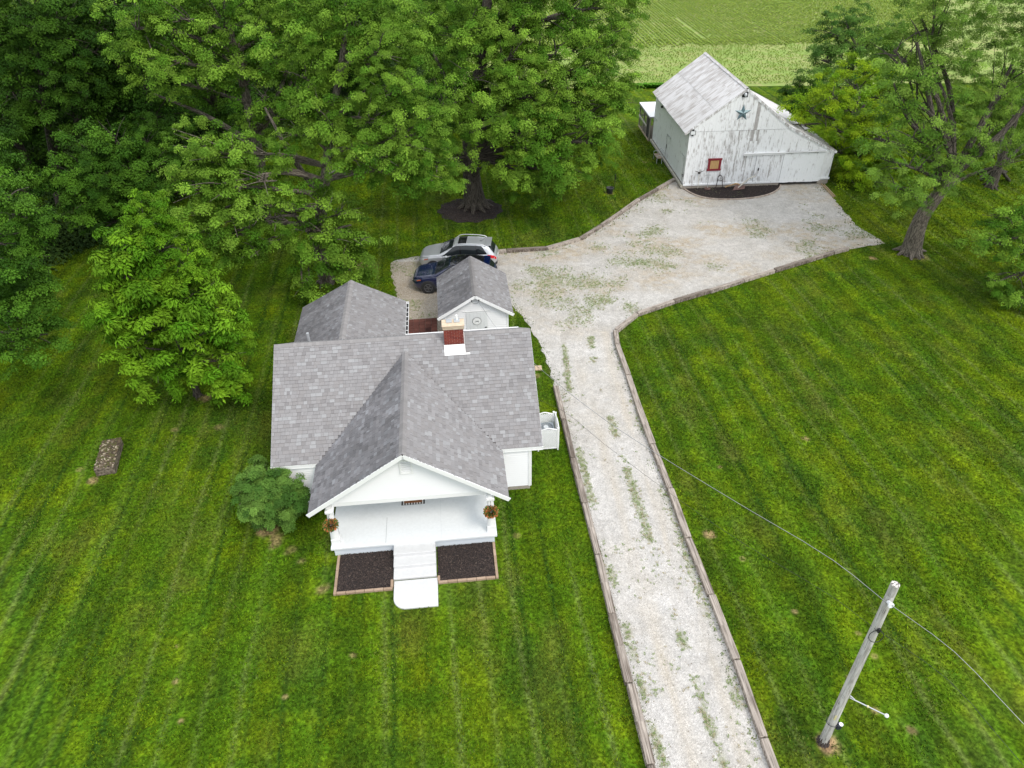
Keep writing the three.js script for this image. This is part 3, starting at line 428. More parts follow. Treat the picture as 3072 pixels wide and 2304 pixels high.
// walk, flower beds in front of the porch, mats, baskets: in the house's direction
const hw = (x, z) => toWorld(x, z, HO, HY);
const H3 = (x, y, z) => { const [a, b] = hw(x, z); return V(a, y, b); };
{
  seed = 41;
  const P = []; P.push([-0.64, 7.87], [-0.64, 8.55]); for (let i = 0; i <= 8; i++) { const a = Math.PI + (i / 8) * (-Math.PI / 2); P.push([-0.22 + 0.42 * Math.cos(a), 8.56 + 0.42 * Math.sin(a)]); } P.push([0.8, 8.98], [0.8, 7.87]);
  struct('front_walk', slab(P.map(([x, z]) => hw(x, z)), -0.05, 0.045), M.walk);
  const stoneG = {};
  function bed(label, x0, x1, z0, z1, inner, ext) {
    const o = thing('flower_bed', label, 'flower bed', [HO[0], 0, HO[1]], HY, 'mulched beds beside the porch steps');
    part('soil', box(x1 - x0, 0.05, z1 - z0, (x0 + x1) / 2, 0.01, (z0 + z1) / 2), M.chipBase, o);
    mulchChips(o, 3600, () => [rr(x0, x1), rr(z0, z1)], 0.035);
    const edge = (ax, az, bx, bz) => { const n = Math.max(1, Math.round(Math.hypot(bx - ax, bz - az) / 0.3)); for (let i = 0; i < n; i++) { const l = Math.hypot(bx - ax, bz - az) / n - 0.008, cx = lerp(ax, bx, (i + 0.5) / n), cz = lerp(az, bz, (i + 0.5) / n); const g = rbox(l, 0.1, 0.09, 0.012).rotateY(-Math.atan2(bz - az, bx - ax) + rr(-0.02, 0.02)).translate(cx, 0.045 + rr(-0.006, 0.006), cz); part('edging_stone', paint(g, mixc([0.3, 0.21, 0.145], [0.42, 0.31, 0.225], rnd())), M.paver, o); } };
    edge(ext, z0 + 0.05, ext, z1 + 0.1); edge(x0, z1 + 0.05, x1, z1 + 0.05); edge(inner, 7.8, inner, z1);
  }
  bed('dark mulch flower bed edged with tan stones left of the porch steps', -2.55, -0.69, 6.5, 8.1, -0.72, -2.6);
  bed('dark mulch flower bed edged with tan stones right of the porch steps', 0.83, 2.76, 6.5, 8.02, 0.85, 2.82);
  // mats at the front door
  const rug = thing('striped_rug', 'black and white striped rug under the brown doormat on the porch', 'rug', [HO[0], 0, HO[1]], HY);
  part('rug_field', box(0.86, 0.008, 0.66, 0, 0.463, 4.44), M.black, rug);
  const ws = mat([0.75, 0.74, 0.72], 0.9); for (let i = 0; i < 8; i++) part('stripe', box(0.05, 0.003, 0.65, -0.345 + i * 0.099, 0.4695, 4.44), ws, rug);
  single('doormat', [rbox(0.66, 0.02, 0.46, 0.008, 0, 0, 0)], mat([0.24, 0.09, 0.03], 0.95, { bumpMap: grain, bumpScale: 0.01 }), 'brown coir doormat lying on the striped rug by the front door', 'doormat').position.copy(H3(0, 0.483, 4.46)); scene.children[scene.children.length - 1].rotation.y = HY;
  for (const [x, lab] of [[-2.64, 'hanging basket of orange and green flowers on the left porch column'], [2.775, 'hanging basket of orange and green flowers on the right porch column']]) {
    const p = H3(x, 1.36, 6.52), o = thing('flower_basket', lab, 'hanging basket', [p.x, p.y, p.z], HY, 'hanging baskets on the porch columns');
    part('basket', new THREE.LatheGeometry([[0.0, 0], [0.1, 0.01], [0.15, 0.1], [0.17, 0.2], [0.155, 0.2], [0.14, 0.12]].map(([a, b]) => new THREE.Vector2(a, b)), 18), mat([0.05, 0.035, 0.025], 0.9), o);
    const lf = new THREE.PlaneGeometry(0.03, 0.07).translate(0, 0.035, 0), L = [], F = [];
    for (let i = 0; i < 1100; i++) { const d = V(rr(-1, 1), rr(-0.35, 1), rr(-1, 1)).normalize(), r = 0.23 * Math.cbrt(rr(0.05, 1)); const q = new THREE.Quaternion().setFromUnitVectors(V(0, 1, 0), d).multiply(yaw(rnd() * 6)); const e = { p: V(d.x * r, 0.24 + d.y * r * 0.7, d.z * r), q, s: rr(0.6, 1.1) }; if (i % 3) L.push({ ...e, c: mixc([0.05, 0.13, 0.02], [0.12, 0.2, 0.03], rnd()) }); else F.push({ ...e, s: 0.9, c: mixc([0.55, 0.13, 0.03], [0.6, 0.25, 0.1], rnd()) }); }
    scatter('foliage', lf, mat([1, 1, 1], 0.7), L, o); scatter('flowers', lf, mat([1, 1, 1], 0.7), F, o);
  }
}
function mulchChips(parent, n, at, y) {
  const g = box(0.05, 0.008, 0.014), L = [];
  for (let i = 0; i < n; i++) { const [x, z] = at(), t = rnd(); L.push({ p: V(x, y + rr(0, 0.02), z), q: new THREE.Quaternion().setFromEuler(new THREE.Euler(rr(-0.5, 0.5), rnd() * 6.3, rr(-0.5, 0.5))), s: rr(0.5, 1.5), c: t < 0.04 ? [0.13, 0.1, 0.08] : mixc([0.016, 0.012, 0.011], [0.07, 0.049, 0.042], rnd()) }); }
  return scatter('mulch', g, mat([1, 1, 1], 0.95), L, parent);
}
// ---------------------------------------------------------------- shed behind the house
{
  seed = 51;
  const o = thing('shed', 'small white shed with grey gable roof and round sign on its door', 'shed', [HO[0], 0, HO[1]], HY);
  const x = 3.03, Hr = 3.017, He = 1.9, G = 1.797, z0 = -9.91, z1 = -5.845, wl = 1.5, wrt = 4.56, wz = -6.1, k = (Hr - He) / G;
  const wall = part('wall', [box(wrt - wl, 1.9, wz - z0 - 0.25, (wl + wrt) / 2, 0.95, (wz + z0 + 0.25) / 2), prismZ([[wl, 1.88], [wrt, 1.88], [x, Hr - 0.1]], z0 + 0.25, wz)], M.siding, o);
  siding(wall, V(0, 0, wz), V(1, 0, 0), V(0, 0, 1), 0.1, Hr - 0.16, (y) => { const h = (Hr - 0.09 - y) / k; return [Math.max(wl, x - h), Math.min(wrt, x + h)]; });
  siding(wall, V(wrt, 0, 0), V(0, 0, -1), V(1, 0, 0), 0.1, 1.88, () => [-wz, -z0 - 0.25]); siding(wall, V(wl, 0, 0), V(0, 0, 1), V(-1, 0, 0), 0.1, 1.88, () => [z0 + 0.25, wz]);
  for (const c of [wl, wrt]) part('corner_board', box(0.09, 1.85, 0.09, c, 0.94, wz), M.trim, o);
  const deck = part('roof', prismZ([[x - G, He - 0.05], [x, Hr - 0.07], [x + G, He - 0.05], [x + G, He - 0.012], [x, Hr - 0.012], [x - G, He - 0.012]], z0 + 0.02, z1 - 0.02), M.deck, o);
  const L = [], s = Math.hypot(G, Hr - He);
  layShingles(L, V(x + G, He, 0), V(0, 0, -1), V(-G, Hr - He, 0).normalize(), [[-z1, 0], [-z0, 0], [-z0, s], [-z1, s]], 0.92);
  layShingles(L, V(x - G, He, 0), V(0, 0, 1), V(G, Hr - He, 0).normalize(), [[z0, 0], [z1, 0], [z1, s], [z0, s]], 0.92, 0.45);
  ridgeCaps(L, V(x, Hr, z1), V(x, Hr, z0), V(-(Hr - He), G, 0).normalize(), V(Hr - He, G, 0).normalize(), 0.9);
  placeShingles(L, deck, o);
  for (const e of [-1, 1]) part('rake_board', bar(V(x, Hr - 0.085, z1 - 0.005), V(x + e * (G + 0.02), He - 0.085, z1 - 0.005), 0.03, 0.14, V(0, 0, 1).cross(V(e * G, He - Hr, 0)).multiplyScalar(e)), M.trim, o);
  part('head_trim', rbox(1.3, 0.06, 0.05, 0.008, 3.07, 2.03, wz + 0.035), M.trim, o);
  const door = part('door', box(1.02, 1.9, 0.03, 3.075, 1.03, wz + 0.03), mat([0.6, 0.62, 0.63], 0.6), o);
  for (let i = 0; i < 6; i++) part('plank', rbox(0.16, 1.88, 0.02, 0.006, 2.65 + i * 0.17, 1.03, wz + 0.05), mat([0.76, 0.78, 0.79].map((v) => v * (0.97 + 0.015 * (i % 3))), 0.55), door);
  part('latch', box(0.09, 0.035, 0.04, 3.5, 1.12, wz + 0.07), M.black, door);
  for (const e of [-0.17, 0.17]) part('insulator', [box(0.05, 0.07, 0.05, x + e, 2.75, z1 + 0.03), tube([V(x + e, 2.72, z1 + 0.04), V(x + e * 0.6, 2.62, z1 + 0.06), V(x - e * 0.3, 2.6, z1 + 0.04)], [0.007], 5)], M.dark, o);
  // round sign with a tractor
  const cv = document.createElement('canvas'); cv.width = cv.height = 256; const c = cv.getContext('2d');
  c.fillStyle = '#f2f3f3'; c.fillRect(0, 0, 256, 256); c.strokeStyle = '#30383c'; c.lineWidth = 5; c.beginPath(); c.arc(128, 128, 120, 0, 7); c.stroke();
  c.fillStyle = '#3a4347'; c.strokeStyle = '#3a4347';
  c.lineWidth = 6; c.beginPath(); c.arc(92, 145, 20, 0, 7); c.stroke(); c.lineWidth = 5; c.beginPath(); c.arc(172, 152, 12, 0, 7); c.stroke();
  c.fillRect(112, 118, 70, 20); c.fillRect(100, 108, 8, 24); c.fillRect(158, 100, 5, 20); c.fillRect(84, 118, 30, 6); c.fillRect(120, 134, 40, 8);
  c.lineWidth = 3; for (let i = 0; i < 26; i++) { if (i % 13 > 10) continue; const a = -2.7 + (i / 13) * 2.3 + (i > 12 ? 1.1 : 0); c.beginPath(); c.moveTo(128 + 92 * Math.cos(a), 128 + 92 * Math.sin(a)); c.lineTo(128 + 103 * Math.cos(a + 0.03), 128 + 103 * Math.sin(a + 0.03)); c.stroke(); }
  const tx = new THREE.CanvasTexture(cv); tx.colorSpace = THREE.SRGBColorSpace; tx.magFilter = THREE.LinearFilter;
  const sg = thing('round_sign', 'round white sign with black rim and tractor drawing on the shed door', 'sign', H3(3.07, 1.49, wz + 0.07).toArray(), HY);
  part('sign_face', new THREE.CircleGeometry(0.21, 40).translate(0, 0, 0.014), mat([0.95, 0.95, 0.95], 0.5, { map: tx }), sg); part('rim', new THREE.TorusGeometry(0.212, 0.01, 6, 40), M.dark, sg); part('backing', new THREE.CylinderGeometry(0.21, 0.21, 0.02, 32).rotateX(Math.PI / 2), M.trim, sg);
}
// red paver patio between the wing and the shed, and the stepping pavers at the side door
{
  const o = thing('paver_patio', 'small patio of dark red square pavers behind the house', 'patio', [HO[0], 0, HO[1]], HY);
  part('bed', box(1.56, 0.02, 5.0, 0.32, 0.012, -6.55), M.concrete, o);
  for (let i = 0; i < 5; i++) for (let j = 0; j < 16; j++) { const t = fbm(i * 0.7 + 3, j * 0.5, 2); part('paver', paint(rbox(0.296, 0.05, 0.296, 0.008, -0.28 + i * 0.305, 0.035 + rr(-0.003, 0.003), -4.2 - j * 0.305), mixc([0.05, 0.014, 0.011], [0.17, 0.06, 0.042], clamp(t * 1.3 - 0.1 - 0.12 * (i > 2)))), M.paver, o); }
  const s = thing('side_step', 'tan paver step in the grass beside the right house wall', 'step', [1.27, 0, -27.88], 0.05);
  for (const [x, z, w, d] of [[-0.11, 0, 0.14, 0.36], [0.06, -0.095, 0.18, 0.17], [0.06, 0.09, 0.18, 0.17]]) part('paver', paint(rbox(w, 0.06, d, 0.01, x, 0.03, z), [0.5, 0.38, 0.27]), M.paver, s);
}
// air conditioner behind its white lattice screen
{
  const o = thing('air_conditioner', 'grey air conditioner unit with round top fan inside the lattice screen', 'air conditioner', H3(5.42, 0, 1.28).toArray(), HY);
  const casing = mat([0.42, 0.47, 0.5], 0.5), gr = mat([0.2, 0.24, 0.27], 0.5);
  part('casing', rbox(0.68, 0.7, 0.68, 0.03, 0, 0.36, 0), casing, o);
  const f = part('fan_guard', [new THREE.TorusGeometry(0.28, 0.02, 8, 36).rotateX(Math.PI / 2).translate(0, 0.72, 0), new THREE.CylinderGeometry(0.27, 0.27, 0.015, 32).translate(0, 0.712, 0)], gr, o);
  const rings = []; for (let r = 0.1; r < 0.27; r += 0.035) rings.push(new THREE.TorusGeometry(r, 0.005, 5, 32).rotateX(Math.PI / 2).translate(0, 0.735, 0)); for (let i = 0; i < 12; i++) rings.push(bar(V(0.08 * Math.cos(i * 0.5236), 0.735, 0.08 * Math.sin(i * 0.5236)), V(0.27 * Math.cos(i * 0.5236), 0.735, 0.27 * Math.sin(i * 0.5236)), 0.006)); part('grille', rings, M.galv, f);
  part('fan_hub', new THREE.CylinderGeometry(0.1, 0.11, 0.04, 24).translate(0, 0.74, 0), mat([0.6, 0.64, 0.66], 0.4), o);
  const s = thing('lattice_screen', 'white lattice screen standing round the air conditioner beside the house', 'lattice screen', [HO[0], 0, HO[1]], HY);
  const lat = (w, h) => { const B = []; const n = 0.085; for (const d of [-1, 1]) for (let k = -Math.ceil(h / n); k * n < w + h; k++) { let x0 = k * n, x1 = x0 + h, y0 = 0, y1 = h; if (x0 < 0) { y0 = -x0; x0 = 0; } if (x1 > w) { y1 = h - (x1 - w); x1 = w; } if (x1 - x0 < 0.03) continue; const a = d > 0 ? V(x0, y0, 0) : V(w - x0, y0, 0.008), b = d > 0 ? V(x1, y1, 0) : V(w - x1, y1, 0.008); B.push(bar(a, b, 0.034, 0.007, V(0, 0, 1))); } return merge(B); };
  const arch = (w, y) => { const p = []; for (let i = 0; i <= 10; i++) p.push(V((w * i) / 10, y + 0.09 * Math.sin((Math.PI * i) / 10) ** 2, 0)); return tube(p, [0.028], 6); };
  const panel = (O, ry, w) => { const p = new THREE.Group(); const m = new THREE.Matrix4().makeRotationY(ry).setPosition(O); const fr = part('frame', [bar(V(0, 0.12, 0), V(w, 0.12, 0), 0.04), bar(V(0.02, 0.1, 0), V(0.02, 1.1, 0), 0.04), bar(V(w - 0.02, 0.1, 0), V(w - 0.02, 1.1, 0), 0.04), arch(w, 1.08)].map((g) => g.applyMatrix4(m)), M.trim, s); part('lattice', lat(w, 0.98).translate(0, 0.12, 0).applyMatrix4(m), M.trim, fr); };
  panel(V(5.03, 0, 1.9), 0, 0.78); panel(V(5.03, 0, 0.88), 0, 0.74); panel(V(5.86, 0, 1.87), Math.PI / 2, 0.92);
  for (const [x, z] of [[5.03, 1.9], [5.83, 1.9], [5.79, 0.88], [5.86, 0.93], [5.03, 0.88]]) part('post', [rbox(0.06, 1.16, 0.06, 0.008, x, 0.58, z), box(0.075, 0.03, 0.075, x, 1.17, z)], M.trim, s);
}
// ---------------------------------------------------------------- old white barn
const B3 = (x, y, z) => { const [a, b] = toWorld(x, z, BO, BY); return V(a, y, b); };
function weatheredPaint(s, amount, tint = [0.84, 0.86, 0.87]) {     // flaking white paint over grey wood, grain along v
  return texture(256, 512, (u, v, i, j) => {
    const f = 0.55 * vn(i * 0.16 + s * 31, j * 0.012 + s * 7) + 0.3 * vn(i * 0.4 + 9, j * 0.04 + s) + 0.15 * vn(i * 0.9 + 3, j * 0.2), patch = fbm(i * 0.02 + s * 3, j * 0.012 + s * 5, 3);
    const w = sstep(0.52, 0.78, f * 0.55 + patch * 0.5 + (amount - 0.5) * 0.45 + 0.07);
    const k = 0.94 + 0.06 * vn(i * 0.5, j * 0.05);
    return mixc(tint.map((q) => q * k), mixc([0.29, 0.275, 0.265], [0.5, 0.485, 0.475], vn(i * 0.7, j * 0.05)), w);
  }, { rep: [0.9, 0.45] });
}
const barnMats = [0.04, 0.18, 0.32, 0.46, 0.6].map((a, i) => mat(null, 0.8, { map: weatheredPaint(i + 1, a), bumpMap: grain, bumpScale: 0.004 }));
barnMats.push(mat(null, 0.85, { map: weatheredPaint(9, 1.25) }));
const blueMats = [0.0, 0.2].map((a, i) => mat(null, 0.6, { map: weatheredPaint(i + 12, a, [0.86, 0.89, 0.9]) }));
const barn = thing('barn', 'old white barn of peeling vertical boards with metal roof behind the gravel yard', 'barn', [BO[0], 0, BO[1]], BY);
{
  seed = 61;
  const Hr = 6.774, HeL = 3.9675, xL = -3.8, xk = 3.47, Hk = 4.17, xR = 7.05, HeR = 2.38, dp = 10.0, wl = -3.478, wr = 7.0;
  const top = (x) => (x < 0 ? lerp(Hr, HeL, x / xL) : x < xk ? lerp(Hr, Hk, x / xk) : lerp(Hk, HeR, (x - xk) / (xR - xk))) - 0.12;
  const core = part('wall', [prismZ([[wl + 0.04, 0.1], [wr - 0.04, 0.1], [wr - 0.04, top(wr) - 0.03], [xk, top(xk) - 0.03], [0, top(0) - 0.05], [wl + 0.04, top(wl) - 0.03]], -dp + 0.04, -0.04)], M.dark, barn);
  const board = (x0, x1, y0, t0, t1, z, m, face = 0, name = 'board') => {   // vertical board with a slanted top
    const w = x1 - x0 - 0.006, s = new THREE.Shape([new THREE.Vector2(0, y0), new THREE.Vector2(w, y0), new THREE.Vector2(w, t1), new THREE.Vector2(0, t0)]);
    const g = prep(new THREE.ExtrudeGeometry(s, { depth: 0.024, bevelEnabled: false })), uv = g.attributes.uv, p = g.attributes.position, ou = rnd() * 9, ov = rnd() * 9;
    for (let i = 0; i < p.count; i++) uv.setXY(i, p.getX(i) + ou, p.getY(i) + ov);
    if (face === 0) g.translate(x0 + 0.003, 0, z); else g.rotateY(-Math.PI / 2).translate(z, 0, x0 + 0.003);
    part(name, g, m, core);
  };
  const peel = (x, tier) => {  // how bare the boards are, from place to place
    let a = tier ? (x > -1.6 && x < 0.1 ? 2 : x > 2 ? 0 : 1) : x < -1.2 ? 2 : x < 1.3 ? 3 : 1;
    a += rnd() < 0.25 ? 1 : rnd() < 0.25 ? -1 : 0; return barnMats[clamp(a, 0, 4)];
  };
  // front, lower tier up to the seam, then the gable
  let x = wl; while (x < wr - 0.02) { let w = pick([0.14, 0.17, 0.2, 0.23, 0.27]); let b = Math.min(x + w, wr); if (wr - b < 0.08) b = wr;
    const grey = (x > 0.62 && x < 0.82) || (x > 1.02 && x < 1.22);
    const inDoor = x > 3.42 && b < 6.4;
    if (grey) { board(x, b, 3.26, Math.min(4.0, top(x)), Math.min(4.0, top(b)), rr(-0.028, -0.022), barnMats[5]); board(x, b, 0.3, 3.25, 3.25, rr(-0.028, -0.022), barnMats[2]); }
    else board(x, b, inDoor ? 2.2 : x > 6.3 ? 0.42 : 0.3, Math.min(4.0, top(x)), Math.min(4.0, top(b)), rr(-0.03, -0.018), x > 6.4 && rnd() < 0.5 ? barnMats[4] : peel(x, 0));
    x = b; }
  x = wl + 0.3; while (x < xk) { const w = pick([0.16, 0.19, 0.22, 0.25]), b = Math.min(x + w, xk), y0 = 4.02; if (top(x) > y0 + 0.05 || top(b) > y0 + 0.05) board(x, b, y0, Math.max(y0, top(x)), Math.max(y0, top(b)), rr(-0.016, -0.006), x > 0.84 && x < 1.1 ? barnMats[5] : peel(x, 1)); x = b; }
  // left, right and back walls
  for (let z = -dp; z < -0.02;) { const b = Math.min(-0.005, z + pick([0.2, 0.24, 0.28])); board(z, b, 0.32, top(wl), top(wl), wl + 0.026, pick([blueMats[0], blueMats[0], blueMats[1]]), 1); z = b; }
  part('rear_boards', [box(wr - wl, 2.4, 0.03, (wl + wr) / 2, 1.3, -dp), box(0.03, 2.0, dp, wr, 1.25, -dp / 2)], barnMats[1], barn);
  part('gable_back', prismZ([[wl, 2.4], [wr, 2.2], [xk, top(xk)], [0, top(0)], [wl, top(wl)]], -dp - 0.03, -dp), barnMats[1], barn);
  part('foundation', [box(6.9, 0.34, 0.3, 0, 0.05, -0.13), box(0.75, 0.4, 0.3, 6.65, 0.1, -0.13), box(0.3, 0.3, dp, wl + 0.12, 0.03, -dp / 2), box(0.3, 0.3, dp, wr - 0.14, 0.03, -dp / 2)], M.concrete, barn);
  part('skirt_board', rbox(6.9, 0.13, 0.06, 0.01, -0.02, 0.29, 0.03), barnMats[0], barn); part('skirt_board', rbox(0.78, 0.14, 0.06, 0.01, 6.7, 0.42, 0.03), barnMats[0], barn);
  part('sill_beam', rbox(0.16, 0.17, dp + 0.1, 0.015, wl - 0.09, 0.2, -dp / 2), mat(null, 0.9, { map: texture(128, 256, (u, v, i, j) => mixc([0.3, 0.28, 0.22], [0.5, 0.48, 0.42], vn(i * 0.2, j * 0.03))) }), barn);
  part('corner_board', box(0.12, 3.6, 0.05, wl + 0.05, 2.1, 0.012), barnMats[2], barn);
  // sliding door of wide boards, its rail and the older fixed panel
  const door = part('sliding_door', box(2.9, 2.1, 0.03, 4.87, 1.27, 0.012), M.dark, barn);
  for (let i = 0, a = 3.42; a < 6.3; i++) { const w = pick([0.2, 0.24, 0.27]), b = Math.min(6.33, a + w); const g = box(b - a - 0.006, 2.08, 0.025, (a + b) / 2, 1.27 + rr(-0.015, 0.015), 0.045); part('board', triUV(g, 1, rnd() * 9, rnd() * 9), rnd() < 0.4 ? blueMats[1] : blueMats[0], door); a = b; }
  const pan = part('old_door', box(1.9, 1.92, 0.03, 2.45, 1.3, 0.012), M.dark, barn);
  for (let a = 1.5; a < 3.38;) { const b = Math.min(3.39, a + pick([0.18, 0.22, 0.26])); part('board', triUV(box(b - a - 0.006, 1.9, 0.022, (a + b) / 2, 1.3, 0.036), 1, rnd() * 9, rnd() * 9), pick([barnMats[1], barnMats[2], barnMats[3]]), pan); a = b; }
  part('board', rbox(0.12, 1.9, 0.03, 0.006, 3.33, 1.3, 0.05), barnMats[0], pan); part('handle', box(0.05, 0.18, 0.05, 1.76, 1.27, 0.07), M.black, pan);
  const rail = part('door_rail', [rbox(3.0, 0.12, 0.1, 0.015, 2.0, 2.34, 0.07), rbox(2.9, 0.1, 0.08, 0.015, 4.9, 2.385, 0.06), box(5.8, 0.03, 0.14, 3.45, 2.42, 0.08)], mat([0.78, 0.79, 0.79], 0.5), barn);
  part('trim_board', [box(0.1, 2.2, 0.03, 6.4, 1.4, 0.02)], barnMats[0], barn);
  // red framed window opening boarded up with new wood
  const red = mat([0.2, 0.012, 0.022], 0.6), win = part('window', box(0.7, 0.72, 0.03, -1.44, 1.72, 0.012), M.dark, barn);
  part('frame', rbox(1.0, 0.14, 0.06, 0.008, -1.435, 2.08, 0.045), red, win); part('frame', rbox(1.0, 0.14, 0.06, 0.008, -1.43, 1.34, 0.045), red, win); part('frame', rbox(0.15, 0.62, 0.055, 0.008, -1.82, 1.71, 0.043), red, win); part('frame', rbox(0.15, 0.62, 0.055, 0.008, -1.05, 1.71, 0.043), red, win);
  const pine = mat(null, 0.7, { map: texture(128, 256, (u, v, i, j) => mixc([0.36, 0.2, 0.07], [0.56, 0.38, 0.17], vn(i * 0.25, j * 0.02) * 0.7 + 0.3 * vn(i * 0.6, j * 0.05)), { rep: [2, 1] }) });
  for (let i = 0; i < 4; i++) part('plank', triUV(box(0.148, 0.6, 0.02, -1.66 + i * 0.152, 1.71, 0.035), 1, i * 0.37, i * 0.2), pine, win);
  // metal roof sheets, ribbed down the slope, in two tiers on the left; the right side sweeps out to a low eave
  const tin = (s, br) => mat(null, 0.5, { metalness: 0.15, map: texture(256, 512, (u, v, i, j) => { const st = 0.6 * vn(i * 0.16 + s * 13, j * 0.004 + s) + 0.4 * vn(i * 0.45, j * 0.012 + s * 4), p = fbm(i * 0.013 + s * 5, j * 0.01, 3); let c = mixc([0.7, 0.69, 0.685], [0.43, 0.405, 0.39], clamp((st * 0.6 + p * 0.5 - 0.5 + br) * 3.4)); return mixc(c, [0.38, 0.29, 0.235], 0.4 * sstep(0.62, 0.8, st * 0.6 + p * 0.4 + br * 0.6)); }, { rep: [0.7, 0.4] }) });
  const tins = [tin(1, 0), tin(2, 0.05), tin(3, 0.1), tin(4, -0.06)];
  function sheets(xa, ya, xb, yb, tiers, mats, lift = 0) {   // from the ridge (a) down to the eave (b)
    const n = 15, sw = (dp + 0.1) / n, root = part('roof', quadGeo([[V(xa, ya - 0.03, 0.02), V(xb, yb - 0.03, 0.02), V(xb, yb - 0.03, -dp - 0.06), V(xa, ya - 0.03, -dp - 0.06)]]), M.dark, barn);
    const d = V(xb - xa, yb - ya, 0), len = d.length(); d.normalize(); const nn = V(-d.y, d.x, 0); if (nn.y < 0) nn.negate();
    for (let t = 0; t < tiers; t++) for (let i = 0; i < n; i++) {
      const t0 = (len * t) / tiers - (t ? 0.06 : 0), t1 = (len * (t + 1)) / tiers + (t === tiers - 1 ? rr(0, 0.03) : 0), z0 = 0.04 - i * sw, P = [], I = [], U = [], K = 27, h0 = lift + 0.004 + (tiers - 1 - t) * 0.012 + rr(0, 0.004), oy = rnd() * 9, ox = rnd() * 9;
      for (let k = 0; k <= K; k++) for (let e = 0; e < 2; e++) { const z = z0 - (k / K) * (sw + 0.02), r = 0.008 * Math.cos((z / 0.078) * 2 * Math.PI), q = V(xa, ya, z).addScaledVector(d, e ? t1 : t0).addScaledVector(nn, h0 + r); P.push(q.x, q.y, q.z); U.push(z + ox, (e ? t1 : t0) + oy); }
      for (let k = 0; k < K; k++) { const a = k * 2; I.push(a, a + 1, a + 2, a + 2, a + 1, a + 3); }
      const g = new THREE.BufferGeometry(); g.setAttribute('position', new THREE.Float32BufferAttribute(P, 3)); g.setAttribute('uv', new THREE.Float32BufferAttribute(U, 2)); g.setIndex(I); g.computeVertexNormals();
      part('metal_sheet', g, pick(mats), root);
    }
  }
  sheets(0, Hr, xL, HeL, 2, tins); sheets(0, Hr, xk, Hk, 1, [tins[3], tins[0]]); sheets(xk - 0.03, Hk + 0.01, xR + 0.12, HeR - 0.03, 1, [tins[3], tins[0]]);
  part('ridge_cap', [bar(V(-0.08, Hr + 0.0, 0.05), V(-0.08, Hr + 0.0, -dp - 0.06), 0.17, 0.012, V(-0.6, 1, 0)), bar(V(0.08, Hr + 0.0, 0.05), V(0.08, Hr + 0.0, -dp - 0.06), 0.17, 0.012, V(0.66, 1, 0))], tins[2], barn);
  for (const [a, b, c, d] of [[0, Hr, xL, HeL], [0, Hr, xk, Hk], [xk, Hk, xR + 0.05, HeR]]) part('rake_board', triUV(bar(V(a, b - 0.1, 0.025), V(c, d - 0.1, 0.025), 0.035, 0.15, V(0, 0, 1).cross(V(c - a, d - b, 0)).multiplyScalar(c < a ? -1 : 1))), barnMats[4], barn);
  part('eave_board', box(0.03, 0.12, dp, xL + 0.12, HeL - 0.02, -dp / 2), barnMats[3], barn); part('corner_cap', rbox(0.1, 0.16, 0.1, 0.02, xR + 0.03, HeR - 0.07, 0.06), barnMats[1], barn);
  // lamps on the gable
  const fl = part('gable_lamp', [prismZ([[-0.3, 6.2], [0.1, 6.2], [0.1, 6.5], [-0.09, 6.62], [-0.3, 6.5]], 0.02, 0.03)], M.black, barn); part('lamp_head', [new THREE.SphereGeometry(0.1, 14, 10).scale(0.9, 1.3, 0.9).translate(-0.09, 6.38, 0.12)], mat([0.6, 0.63, 0.66], 0.3), fl);
  const f2 = part('floodlight', [bar(V(-3.46, 3.85, 0.1), V(-3.1, 3.85, 0.1), 0.03), bar(V(-3.46, 4.11, 0.1), V(-3.1, 4.11, 0.1), 0.03), bar(V(-3.45, 3.85, 0.1), V(-3.45, 4.11, 0.1), 0.03), bar(V(-3.11, 3.85, 0.1), V(-3.11, 4.11, 0.1), 0.03), box(0.1, 0.45, 0.06, -3.28, 3.98, 0.05)], M.black, barn); part('lens', box(0.32, 0.24, 0.03, -3.28, 3.98, 0.1), mat([0.7, 0.73, 0.74], 0.3), f2);
  part('floodlight', [box(0.14, 0.14, 0.14, wl - 0.1, 3.52, -7.6), box(0.1, 0.04, 0.05, wl - 0.04, 3.6, -7.6)], M.black, barn);
  for (const [y, z, w, l] of [[2.15, -4.86, 0.04, 1.1], [2.2, -0.72, 0.03, 0.7], [2.1, -9.4, 0.03, 0.9]]) part('door_trim', box(0.03, w, l, wl - 0.04, y, z), M.galv, barn);
  for (const z of [-0.37, -5.45]) part('door_gap', box(0.012, 1.8, 0.02, wl - 0.03, 1.25, z), M.dark, barn);
  part('hinge', box(0.03, 0.3, 0.06, wl - 0.035, 1.24, -5.37), M.dark, barn); part('wall_bracket', [box(0.12, 0.04, 0.04, wl - 0.08, 1.0, -0.12), box(0.04, 0.15, 0.04, wl - 0.05, 0.93, -0.08)], M.black, barn);
  // star on the gable
  const star = thing('barn_star', 'grey blue metal five pointed star hung high on the barn gable', 'star', B3(-0.05, 5.18, 0.02).toArray(), BY);
  const P = []; for (let i = 0; i < 10; i++) { const a = Math.PI / 2 + (i * Math.PI) / 5, r = i & 1 ? 0.225 : 0.58; P.push(V(r * Math.cos(a), r * Math.sin(a), 0)); }
  const tri = []; for (let i = 0; i < 10; i++) { const a = P[i], b = P[(i + 1) % 10], c = V(0, 0, 0.13); tri.push(a.x, a.y, a.z, b.x, b.y, b.z, c.x, c.y, c.z); }
  const sg = new THREE.BufferGeometry(); sg.setAttribute('position', new THREE.Float32BufferAttribute(tri, 3)); sg.computeVertexNormals(); part('star_face', sg, mat([0.13, 0.2, 0.225], 0.4, { metalness: 0.3 }), star);
